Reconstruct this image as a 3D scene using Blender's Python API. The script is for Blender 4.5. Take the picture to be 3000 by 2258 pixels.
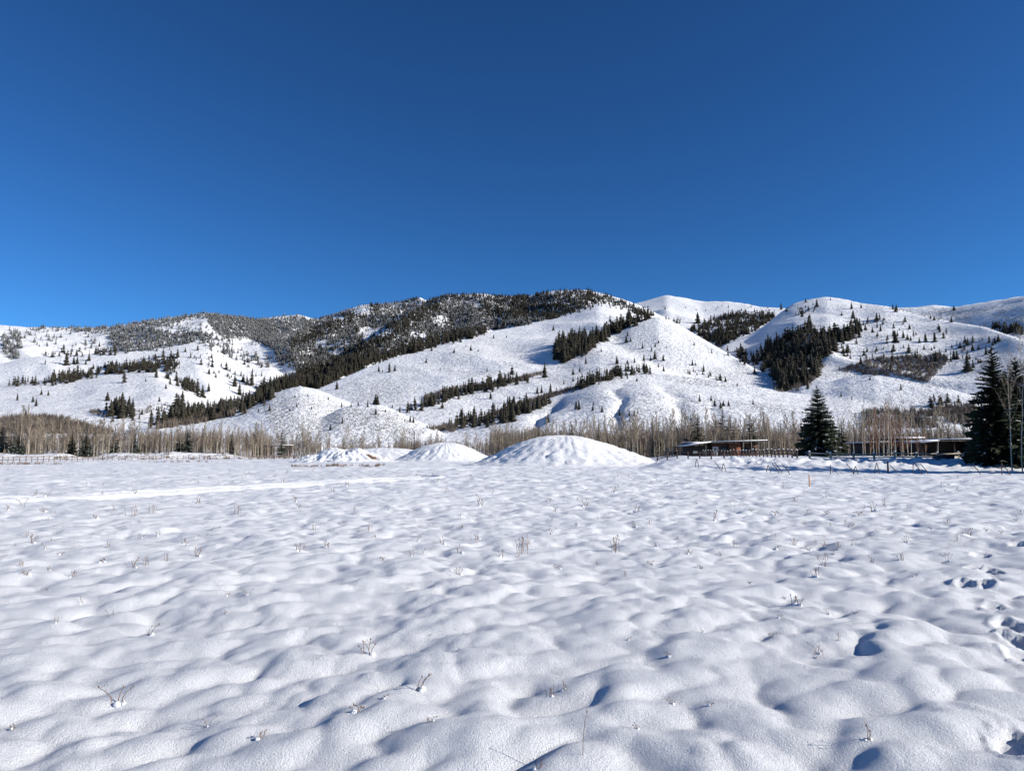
import bpy, math, random
import numpy as np
from mathutils import Vector

# ---------------------------------------------------------------- camera, sky, sun
scene = bpy.context.scene
for o in list(bpy.data.objects): bpy.data.objects.remove(o)
EYE = 1.6
FPX = 2166.0                      # focal length in photograph pixels (3000 wide)
PITCH = math.atan((1325 - 1129) / FPX)
cam_d = bpy.data.cameras.new('camera')
cam = bpy.data.objects.new('camera', cam_d)
scene.collection.objects.link(cam)
cam.location = (0, 0, EYE)
cam.rotation_euler = (math.pi / 2 + PITCH, 0, 0)
cam_d.sensor_width = 36.0
cam_d.lens = 36.0 * FPX / 3000.0
cam_d.clip_start = 0.1
cam_d.clip_end = 30000
scene.camera = cam

SUN_EL = math.radians(24)
sx, sy = 1.0, -0.24               # horizontal direction towards the sun
n_ = math.hypot(sx, sy); sx /= n_; sy /= n_
SUN = Vector((sx * math.cos(SUN_EL), sy * math.cos(SUN_EL), math.sin(SUN_EL)))
world = bpy.data.worlds.new('World'); scene.world = world
world.use_nodes = True
wn = world.node_tree.nodes; wl = world.node_tree.links
wn.clear()
wo = wn.new('ShaderNodeOutputWorld'); bg = wn.new('ShaderNodeBackground')
sky = wn.new('ShaderNodeTexSky'); sky.sky_type = 'NISHITA'; sky.sun_disc = False
sky.sun_elevation = SUN_EL
sky.sun_rotation = math.atan2(sx, sy)
sky.altitude = 2600; sky.air_density = 1.0; sky.dust_density = 0.0; sky.ozone_density = 3.0
gam = wn.new('ShaderNodeGamma'); gam.inputs['Gamma'].default_value = 1.25
wl.new(sky.outputs['Color'], gam.inputs['Color'])
tint = wn.new('ShaderNodeMix'); tint.data_type = 'RGBA'; tint.blend_type = 'MULTIPLY'
tint.inputs['Factor'].default_value = 1.0; tint.inputs['B'].default_value = (0.215, 0.455, 0.62, 1)   # deep blue of thin, dry winter air
wl.new(gam.outputs['Color'], tint.inputs['A'])
wl.new(tint.outputs['Result'], bg.inputs['Color'])
bg.inputs['Strength'].default_value = 0.090
wl.new(bg.outputs['Background'], wo.inputs['Surface'])

sl = bpy.data.lights.new('sun', 'SUN'); sl.energy = 4.2; sl.angle = math.radians(0.5)
sl.color = (1.0, 0.95, 0.87)
so = bpy.data.objects.new('sun', sl); scene.collection.objects.link(so)
so.rotation_euler = SUN.to_track_quat('Z', 'Y').to_euler()
scene.view_settings.view_transform = 'Standard'
scene.view_settings.look = 'None'
scene.view_settings.exposure = 0.56
scene.view_settings.gamma = 1.0
scene.render.engine = 'CYCLES'
scene.cycles.max_bounces = 5

random.seed(7)
RNG = np.random.default_rng(11)
COL = scene.collection

# ---------------------------------------------------------------- helpers
def hash2(ix, iy, seed):
    h = (ix.astype(np.int64) * 374761393 + iy.astype(np.int64) * 668265263 + seed * 974711) & 0xffffffff
    h = ((h ^ (h >> 13)) * 1274126177) & 0xffffffff
    h = ((h ^ (h >> 16)) * 2246822519) & 0xffffffff
    return ((h ^ (h >> 15)) & 0xffff) / 65536.0

def perlin(x, y, seed=0):
    x0 = np.floor(x); y0 = np.floor(y); fx = x - x0; fy = y - y0
    ix = x0.astype(np.int64); iy = y0.astype(np.int64)
    ux = fx * fx * fx * (fx * (fx * 6 - 15) + 10); uy = fy * fy * fy * (fy * (fy * 6 - 15) + 10)
    def g(dx, dy):
        a = hash2(ix + dx, iy + dy, seed) * 2 * np.pi
        return np.cos(a) * (fx - dx) + np.sin(a) * (fy - dy)
    a = g(0, 0); b = g(1, 0); c = g(0, 1); d = g(1, 1)
    return ((a + (b - a) * ux) * (1 - uy) + (c + (d - c) * ux) * uy) * 1.5

def sstep(x, a, b):
    t = np.clip((x - a) / (b - a), 0, 1); return t * t * (3 - 2 * t)

def px_dir(u, v):
    """photograph pixel -> azimuth (rad, + right) and slope dz/dr of its ray"""
    u = np.asarray(u, float); v = np.asarray(v, float)
    cx = (u - 1500) / FPX; cy = (1129 - v) / FPX
    dy = math.cos(PITCH) - cy * math.sin(PITCH); dz = math.sin(PITCH) + cy * math.cos(PITCH)
    h = np.hypot(cx, dy)
    return np.arctan2(cx, dy), dz / h

def new_mesh(name, verts, faces, mat, smooth=False):
    """verts (n,3) ; faces = list of arrays of equal-size polygons"""
    me = bpy.data.meshes.new(name)
    verts = np.asarray(verts, np.float32)
    me.vertices.add(len(verts)); me.vertices.foreach_set('co', verts.ravel())
    if not isinstance(faces, list): faces = [faces]
    faces = [np.asarray(f, np.int32) for f in faces if len(f)]
    nl = sum(f.size for f in faces); npoly = sum(len(f) for f in faces)
    me.loops.add(nl); me.polygons.add(npoly)
    me.loops.foreach_set('vertex_index', np.concatenate([f.ravel() for f in faces]))
    sizes = np.concatenate([np.full(len(f), f.shape[1], np.int32) for f in faces])
    starts = np.concatenate([[0], np.cumsum(sizes)[:-1]]).astype(np.int32)
    me.polygons.foreach_set('loop_start', starts)
    me.polygons.foreach_set('loop_total', sizes)
    if smooth: me.polygons.foreach_set('use_smooth', np.ones(npoly, bool))
    me.update(calc_edges=True)
    if mat: me.materials.append(mat)
    return me

def link(name, me, parent=None, loc=None, rz=0.0, scale=None):
    o = bpy.data.objects.new(name, me); COL.objects.link(o)
    if parent is not None: o.parent = parent
    if loc is not None: o.location = loc
    if rz: o.rotation_euler = (0, 0, rz)
    if scale is not None: o.scale = scale
    return o

def tag(o, label=None, cat=None, group=None, kind=None):
    if label: o['label'] = label
    if cat: o['category'] = cat
    if group: o['group'] = group
    if kind: o['kind'] = kind
    return o

class MB:
    """collects tubes, boxes and loose faces, then builds one mesh"""
    def __init__(s): s.v = []; s.t = []; s.q = []; s.n = 0
    def add(s, vs, tris=(), quads=()):
        b = s.n
        s.v.extend(vs); s.n += len(vs)
        s.t.extend([(a + b, c + b, d + b) for a, c, d in tris])
        s.q.extend([(a + b, c + b, d + b, e + b) for a, c, d, e in quads])
    def box(s, c, size, rz=0.0, taper=1.0):
        x, y, z = [k / 2 for k in size]; ca, sa = math.cos(rz), math.sin(rz); vs = []
        for dz in (-z, z):
            k = taper if dz > 0 else 1.0
            for dx, dy in ((-x, -y), (x, -y), (x, y), (-x, y)):
                dx *= k; dy *= k
                vs.append((c[0] + dx * ca - dy * sa, c[1] + dx * sa + dy * ca, c[2] + dz))
        s.add(vs, quads=[(0, 3, 2, 1), (4, 5, 6, 7), (0, 1, 5, 4), (1, 2, 6, 5), (2, 3, 7, 6), (3, 0, 4, 7)])
    def tube(s, pts, rad, sides=5, cap=True):
        vs = []; qs = []
        m = len(pts)
        for i, p in enumerate(pts):
            p = Vector(p)
            d = (Vector(pts[min(i + 1, m - 1)]) - Vector(pts[max(i - 1, 0)])).normalized()
            a = d.orthogonal().normalized(); b = d.cross(a)
            r = rad[i] if hasattr(rad, '__len__') else rad
            for k in range(sides):
                an = 2 * math.pi * k / sides
                vs.append(tuple(p + a * (r * math.cos(an)) + b * (r * math.sin(an))))
        for i in range(m - 1):
            for k in range(sides):
                k2 = (k + 1) % sides
                qs.append((i * sides + k, i * sides + k2, (i + 1) * sides + k2, (i + 1) * sides + k))
        ts = []
        if cap:
            vs.append(tuple(pts[-1])); c = len(vs) - 1
            ts += [((m - 1) * sides + k, (m - 1) * sides + (k + 1) % sides, c) for k in range(sides)]
            vs.append(tuple(pts[0])); c = len(vs) - 1
            ts += [((k + 1) % sides, k, c) for k in range(sides)]
        s.add(vs, ts, qs)
    def mesh(s, name, mat, smooth=False):
        return new_mesh(name, s.v, [f for f in (s.t, s.q) if len(f)], mat, smooth)
    def build(s, name, mat, parent=None, smooth=False, **k):
        return link(name, s.mesh(name, mat, smooth), parent, **k)

# ---------------------------------------------------------------- materials
def mat_new(name, rough=0.8, spec=0.3):
    m = bpy.data.materials.new(name); m.use_nodes = True
    nt = m.node_tree; b = nt.nodes['Principled BSDF']
    b.inputs['Roughness'].default_value = rough
    b.inputs['Specular IOR Level'].default_value = spec
    return m, nt, b

def noise(nt, scale, detail=3, rough=0.55, coord='Object', stretch=None):
    tc = nt.nodes.new('ShaderNodeTexCoord'); n = nt.nodes.new('ShaderNodeTexNoise')
    n.inputs['Scale'].default_value = scale; n.inputs['Detail'].default_value = detail
    n.inputs['Roughness'].default_value = rough
    if stretch:
        mp = nt.nodes.new('ShaderNodeMapping'); mp.inputs['Scale'].default_value = stretch
        nt.links.new(tc.outputs[coord], mp.inputs['Vector']); nt.links.new(mp.outputs['Vector'], n.inputs['Vector'])
    else:
        nt.links.new(tc.outputs[coord], n.inputs['Vector'])
    return n

def ramp(nt, src, stops):
    r = nt.nodes.new('ShaderNodeValToRGB'); e = r.color_ramp.elements
    while len(e) < len(stops): e.new(0.5)
    for el, (p, c) in zip(e, stops): el.position = p; el.color = (*c, 1)
    nt.links.new(src, r.inputs['Fac']); return r

def bump(nt, src, strength, dist, prev=None):
    b = nt.nodes.new('ShaderNodeBump'); b.inputs['Strength'].default_value = strength
    b.inputs['Distance'].default_value = dist
    nt.links.new(src, b.inputs['Height'])
    if prev: nt.links.new(prev.outputs['Normal'], b.inputs['Normal'])
    return b

def simple(name, c1, c2, scale, rough=0.85, bumpd=0.0, spec=0.2, stretch=None):
    m, nt, b = mat_new(name, rough, spec)
    n = noise(nt, scale, 4, 0.6, stretch=stretch)
    r = ramp(nt, n.outputs['Fac'], [(0.32, c1), (0.68, c2)])
    nt.links.new(r.outputs['Color'], b.inputs['Base Color'])
    if bumpd:
        bm = bump(nt, n.outputs['Fac'], 0.7, bumpd); nt.links.new(bm.outputs['Normal'], b.inputs['Normal'])
    return m

M = {}
# field snow: granular relief, a few ice crystals that glint
m, nt, b = mat_new('field_snow', 0.75, 0.25)
n0 = noise(nt, 0.7, 3); r0 = ramp(nt, n0.outputs['Fac'], [(0.3, (0.785, 0.795, 0.81)), (0.7, (0.845, 0.85, 0.855))])
nt.links.new(r0.outputs['Color'], b.inputs['Base Color'])
nA = noise(nt, 4.5, 4, 0.6); bA = bump(nt, nA.outputs['Fac'], 0.4, 0.04)
nD = noise(nt, 26, 3, 0.7); bD = bump(nt, nD.outputs['Fac'], 0.55, 0.018, bA)
nB = noise(nt, 95, 3, 0.75); bB = bump(nt, nB.outputs['Fac'], 1.0, 0.015, bD)
nC = noise(nt, 160, 2, 0.7); bC = bump(nt, nC.outputs['Fac'], 0.7, 0.003, bB)
nt.links.new(bC.outputs['Normal'], b.inputs['Normal'])
M['field_snow'] = m
# hill snow: sage hummocks under snow, sparse brown twigs showing through
m, nt, b = mat_new('hill_snow', 0.8, 0.15)
n1 = noise(nt, 0.30, 4, 0.65); n2 = noise(nt, 0.011, 3, 0.55)
mul = nt.nodes.new('ShaderNodeMath'); mul.operation = 'MULTIPLY'
r2 = ramp(nt, n2.outputs['Fac'], [(0.44, (0.10, 0.10, 0.10)), (0.70, (1, 1, 1))])
r1 = ramp(nt, n1.outputs['Fac'], [(0.56, (0, 0, 0)), (0.70, (1, 1, 1))])
nt.links.new(r1.outputs['Color'], mul.inputs[0]); nt.links.new(r2.outputs['Color'], mul.inputs[1])
mx = nt.nodes.new('ShaderNodeMix'); mx.data_type = 'RGBA'
mx.inputs['A'].default_value = (0.90, 0.90, 0.90, 1); mx.inputs['B'].default_value = (0.50, 0.47, 0.43, 1)
nt.links.new(mul.outputs[0], mx.inputs['Factor'])
nt.links.new(mx.outputs['Result'], b.inputs['Base Color'])
n3 = noise(nt, 0.22, 4, 0.68); b3 = bump(nt, n3.outputs['Fac'], 0.85, 3.4)
n5 = noise(nt, 0.085, 3, 0.65, stretch=(1, 1, 3.2)); b3 = bump(nt, n5.outputs['Fac'], 0.6, 3.6, b3)
n4 = noise(nt, 0.035, 3, 0.55); b4 = bump(nt, n4.outputs['Fac'], 0.35, 7.0, b3)
nt.links.new(b4.outputs['Normal'], b.inputs['Normal'])
M['hill_snow'] = m
# snow over the earth mounds: weeds and small slumps ruffle it
m, nt, b = mat_new('mound_snow', 0.78, 0.2)
n0 = noise(nt, 2.6, 4, 0.7); r0 = ramp(nt, n0.outputs['Fac'], [(0.60, (0.84, 0.84, 0.84)), (0.74, (0.50, 0.46, 0.41))])
nt.links.new(r0.outputs['Color'], b.inputs['Base Color'])
nA = noise(nt, 1.3, 4, 0.65, stretch=(1, 1, .6)); bA = bump(nt, nA.outputs['Fac'], 0.55, 0.12)
nB = noise(nt, 4.0, 4, 0.75); bB = bump(nt, nB.outputs['Fac'], 0.75, 0.10, bA)
nt.links.new(bB.outputs['Normal'], b.inputs['Normal'])
M['mound_snow'] = m
# snow lying on trees, roofs
m, nt, b = mat_new('packed_snow', 0.75, 0.2)
b.inputs['Base Color'].default_value = (0.88, 0.89, 0.91, 1)
n1 = noise(nt, 3.0, 4, 0.6); b1 = bump(nt, n1.outputs['Fac'], 0.5, 0.06); nt.links.new(b1.outputs['Normal'], b.inputs['Normal'])
M['packed_snow'] = m
M['needles'] = simple('needles', (0.018, 0.030, 0.020), (0.055, 0.065, 0.036), 1.3)
M['far_needles'] = simple('far_needles', (0.024, 0.024, 0.018), (0.070, 0.060, 0.041), 0.05)
m, nt, b = mat_new('frosted_needles', 0.85, 0.15)
n1 = noise(nt, 0.45, 3, 0.6); r1 = ramp(nt, n1.outputs['Fac'], [(0.42, (0.040, 0.042, 0.036)), (0.66, (0.43, 0.425, 0.42))])
nt.links.new(r1.outputs['Color'], b.inputs['Base Color']); M['frosted'] = m
M['aspen_bark'] = simple('aspen_bark', (0.22, 0.185, 0.13), (0.42, 0.37, 0.28), 2.0, stretch=(1, 1, 0.6))
M['pale_bark'] = simple('pale_bark', (0.38, 0.335, 0.25), (0.66, 0.60, 0.48), 1.2)
M['twigs'] = simple('twigs', (0.18, 0.145, 0.11), (0.36, 0.295, 0.225), 0.4)
M['red_twigs'] = simple('red_twigs', (0.20, 0.095, 0.06), (0.33, 0.19, 0.12), 0.4)
M['brush'] = simple('brush', (0.13, 0.105, 0.085), (0.27, 0.22, 0.175), 0.06)
M['trunk'] = simple('trunk_bark', (0.06, 0.045, 0.035), (0.14, 0.10, 0.075), 4, bumpd=0.02)
M['sage'] = simple('sage', (0.12, 0.11, 0.09), (0.30, 0.26, 0.21), 0.3)
M['fence_grey'] = simple('fence_grey', (0.15, 0.11, 0.09), (0.28, 0.21, 0.17), 3, stretch=(1, 1, 4))
M['fence_dark'] = simple('fence_dark', (0.05, 0.035, 0.03), (0.11, 0.08, 0.07), 3)
M['fence_pale'] = simple('fence_pale', (0.30, 0.26, 0.20), (0.48, 0.42, 0.33), 3)
M['dark_wall'] = simple('dark_wall', (0.035, 0.028, 0.025), (0.07, 0.052, 0.045), 1.5)
M['red_wall'] = simple('red_wall', (0.13, 0.05, 0.028), (0.23, 0.09, 0.048), 1.2)
M['door_paint'] = simple('door_paint', (0.58, 0.55, 0.50), (0.68, 0.65, 0.60), 2)
m, nt, b = mat_new('window_glass', 0.08, 0.6); b.inputs['Base Color'].default_value = (0.03, 0.04, 0.05, 1); M['glass'] = m
M['weed'] = simple('weed', (0.13, 0.075, 0.05), (0.36, 0.23, 0.14), 30)
M['soil'] = simple('soil', (0.22, 0.12, 0.07), (0.38, 0.23, 0.14), 2)
M['dark_metal'] = simple('dark_metal', (0.025, 0.027, 0.035), (0.06, 0.06, 0.07), 2, rough=0.5, spec=0.4)
M['plum_post'] = simple('plum_post', (0.10, 0.04, 0.06), (0.16, 0.07, 0.09), 3)
M['stake'] = simple('stake', (0.50, 0.25, 0.13), (0.68, 0.42, 0.27), 5)

# ---------------------------------------------------------------- terrain
AZ_MAX = math.radians(50)
# ---- ground this side of the hills, as height over (azimuth, distance)
TRACK = np.array([(-26, 17.5), (-19.5, 20.3), (-15.5, 22.3), (-13.5, 28.5), (-11.2, 36), (-8.2, 42.5), (-6.0, 46.2), (-6.3, 49.5), (-10, 51.5), (-18, 53.5), (-30, 55.5)])
TRACK = np.array([(-34, 17.0), (-24, 20.0), (-19, 23.5), (-15.5, 28.0), (-12.2, 34.8), (-9.2, 40.5), (-6.4, 45.4), (-5.3, 47.6), (-6.4, 49.8), (-12, 52.0), (-22, 54.5), (-36, 57.0)])
def poly_dist(x, y, P):
    d = np.full(x.shape, 1e9)
    for (ax, ay), (bx, by) in zip(P[:-1], P[1:]):
        ux, uy = bx - ax, by - ay; L = ux * ux + uy * uy
        t = np.clip(((x - ax) * ux + (y - ay) * uy) / L, 0, 1)
        d = np.minimum(d, np.hypot(x - ax - t * ux, y - ay - t * uy))
    return d
def smooth_path(P, n=6):
    P = [np.array(p, float) for p in P]; out = []
    for i in range(len(P) - 1):
        p0 = P[max(i - 1, 0)]; p1 = P[i]; p2 = P[i + 1]; p3 = P[min(i + 2, len(P) - 1)]
        for k in range(n):
            t = k / n
            out.append(0.5 * ((2 * p1) + (-p0 + p2) * t + (2 * p0 - 5 * p1 + 4 * p2 - p3) * t * t + (-p0 + 3 * p1 - 3 * p2 + p3) * t ** 3))
    out.append(P[-1]); return np.array(out)
TRACK = smooth_path(TRACK, 4)
TRACK2 = np.array([(-34, 66), (-20, 69), (-11.5, 73), (-5, 79)])

STEPS = []   # footprints: (x, y, length, width, angle, depth)
def flat_pt(u, v):
    a, t = px_dir(u, v); r = EYE / -t
    return float(r * math.sin(a)), float(r * math.cos(a))
for (u, v, s) in [(2985, 2170, 1.05), (2952, 1815, 1.1), (2975, 1850, 1.0), (2912, 1755, 1.0), (2990, 1895, 1.0), (2850, 1572, 1.1), (2872, 1618, 1.2),
                  (2905, 1662, 1.2), (2850, 1650, 1.0), (2830, 1695, 1.0), (2890, 1700, .9), (2740, 1497, 1.0), (2900, 1475, 1.1), (2960, 1545, 1.2), (2985, 1600, 1.2)]:
    x, y = flat_pt(u, v)
    STEPS.append((x, y, 0.22 * s, 0.11 * s, random.uniform(0.9, 1.6), 0.05 * s))

def base_z(az, r):
    deg = np.degrees(az)
    x = r * np.sin(az); y = r * np.cos(az)
    z = -0.0025 * np.maximum(r - 20, 0) * (1 - sstep(deg, -19, -12))
    z = np.maximum(z, -0.62)
    # right part: shallow ditch, ploughed bank, raised yard beyond
    w = sstep(deg, 9.5, 13.0)
    yy = y + 0.5 * perlin(x * 0.25, y * 0.0, 5)
    bank = sstep(yy, 69, 76.5) * 0.95
    jag = (perlin(x * 0.9, y * 0.9, 21) * 0.5 + perlin(x * 2.1, y * 2.1, 22) * 0.28) * np.exp(-((yy - 75.5) / 3.2) ** 2) * 0.75
    zr = -0.1 + bank + jag * sstep(deg, 14, 17) - 0.12 * np.exp(-((yy - 66) / 3.0) ** 2)
    z = z * (1 - w * sstep(y, 40, 66)) + zr * w * sstep(y, 40, 66)
    # left: long low bank behind the rail fence
    wl_ = 1 - sstep(deg, -21.5, -19.0)
    gap = 1 - 0.75 * np.exp(-((deg + 29.8) / 0.9) ** 2)
    bl = 2.35 * sstep(r, 268 + 6 * perlin(deg * .5, r * 0, 9), 287) * wl_ * gap * (0.85 + 0.3 * perlin(deg * .35, r * 0, 12))
    z = z + bl
    # valley floor lifts slowly towards the hills
    z = z + sstep(r, 300, 480) * 3.5
    return z

def bumps(x, y, cell, seed, k=5.0, b=1.7):
    """closely packed rounded pillows: soft maximum of one paraboloid per jittered cell"""
    gx = x / cell; gy = y / cell; ix = np.floor(gx).astype(np.int64); iy = np.floor(gy).astype(np.int64)
    S = np.zeros_like(x)
    for dx in (-1, 0, 1):
        for dy in (-1, 0, 1):
            jx, jy = ix + dx, iy + dy
            px = jx + hash2(jx, jy, seed); py = jy + hash2(jx, jy, seed + 1)
            am = hash2(jx, jy, seed + 2); el = 0.75 + 0.5 * hash2(jx, jy, seed + 4)
            d2 = ((gx - px) / el) ** 2 + ((gy - py) * el) ** 2
            S += np.exp(k * (0.75 * am - b * np.minimum(d2, 2.2)))
    return np.log(S + 1e-6) / k
def hummocks(az, r):
    x = r * np.sin(az); y = r * np.cos(az)
    wx = x + 0.10 * perlin(x * 1.7, y * 1.7, 31); wy = y + 0.10 * perlin(x * 1.7 + 7, y * 1.7, 32)
    ca, sa = math.cos(math.radians(35)), math.sin(math.radians(35))
    p = wx * ca + wy * sa; q = -wx * sa + wy * ca       # p runs along the drifts
    h = 0.060 * bumps(p * .80, q * 1.05, 0.315, 131) * (0.85 + 0.5 * perlin(x * .35, y * .35, 41))
    h += 0.033 * bumps(p * .85, q * 1.05, 0.62, 151)
    h += 0.013 * bumps(x, y, 0.16, 171) * (0.7 + 0.8 * perlin(x * .5, y * .5, 39))
    h += 0.075 * perlin(p * 0.6, q * 1.0, 33)
    h += 0.012 * perlin(x * 4.2, y * 4.2, 36) * sstep(r, 40, 8)
    h += 0.08 * perlin(x * 0.16, y * 0.16, 38)
    h -= 0.04
    # farther off only the broad humps show
    f = sstep(r, 15, 45)
    h += f * (0.07 * perlin(x * 0.55, y * 0.45, 40) + 0.05 * perlin(x * 1.25, y * 1.0, 42))
    td = poly_dist(x, y, TRACK)
    flat = sstep(td, 0.45, 1.1)
    h = h * (0.12 + 0.88 * flat)
    h += 0.13 * np.exp(-((td - 0.72) / 0.16) ** 2) - 0.08 * (1 - sstep(td, 0.3, 0.62)) + 0.03 * np.exp(-(td / 0.16) ** 2)
    t2 = poly_dist(x, y, TRACK2)
    h = h * (0.2 + 0.8 * sstep(t2, 0.6, 1.6)) + 0.14 * np.exp(-((t2 - 0.9) / 0.3) ** 2)
    for (fx, fy, fl, fw, fa, dep) in STEPS:
        c, s = math.cos(fa), math.sin(fa)
        u = ((x - fx) * c + (y - fy) * s) / fl; v = (-(x - fx) * s + (y - fy) * c) / fw
        k = np.hypot(u, v) + 0.18 * perlin(x * 9, y * 9, 44)
        h += -dep * (1 - sstep(k, 0.75, 1.05)) + 0.022 * np.exp(-((k - 1.3) / 0.22) ** 2) * (0.6 + 0.9 * perlin(x * 14, y * 14, 45))
    return h

# ---- hills: each ridge is a crest line with its distance; front slopes run down to a foot line
def gsmooth(a, n):
    k = np.exp(-np.linspace(-2, 2, 2 * n + 1) ** 2); k /= k.sum()
    return np.convolve(np.pad(a, n, mode='edge'), k, mode='valid')

def ridge(az, pts, sm):
    pts = sorted(pts); u = np.array([p[0] for p in pts], float); v = np.array([p[1] for p in pts], float); d = np.array([p[2] for p in pts], float)
    a, t = px_dir(u, v)
    tt = np.interp(az, a, t); dd = np.interp(az, a, d)
    if sm: tt = gsmooth(tt, sm); dd = gsmooth(dd, max(sm * 2, 8))
    return tt, dd, a[0], a[-1]

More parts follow.
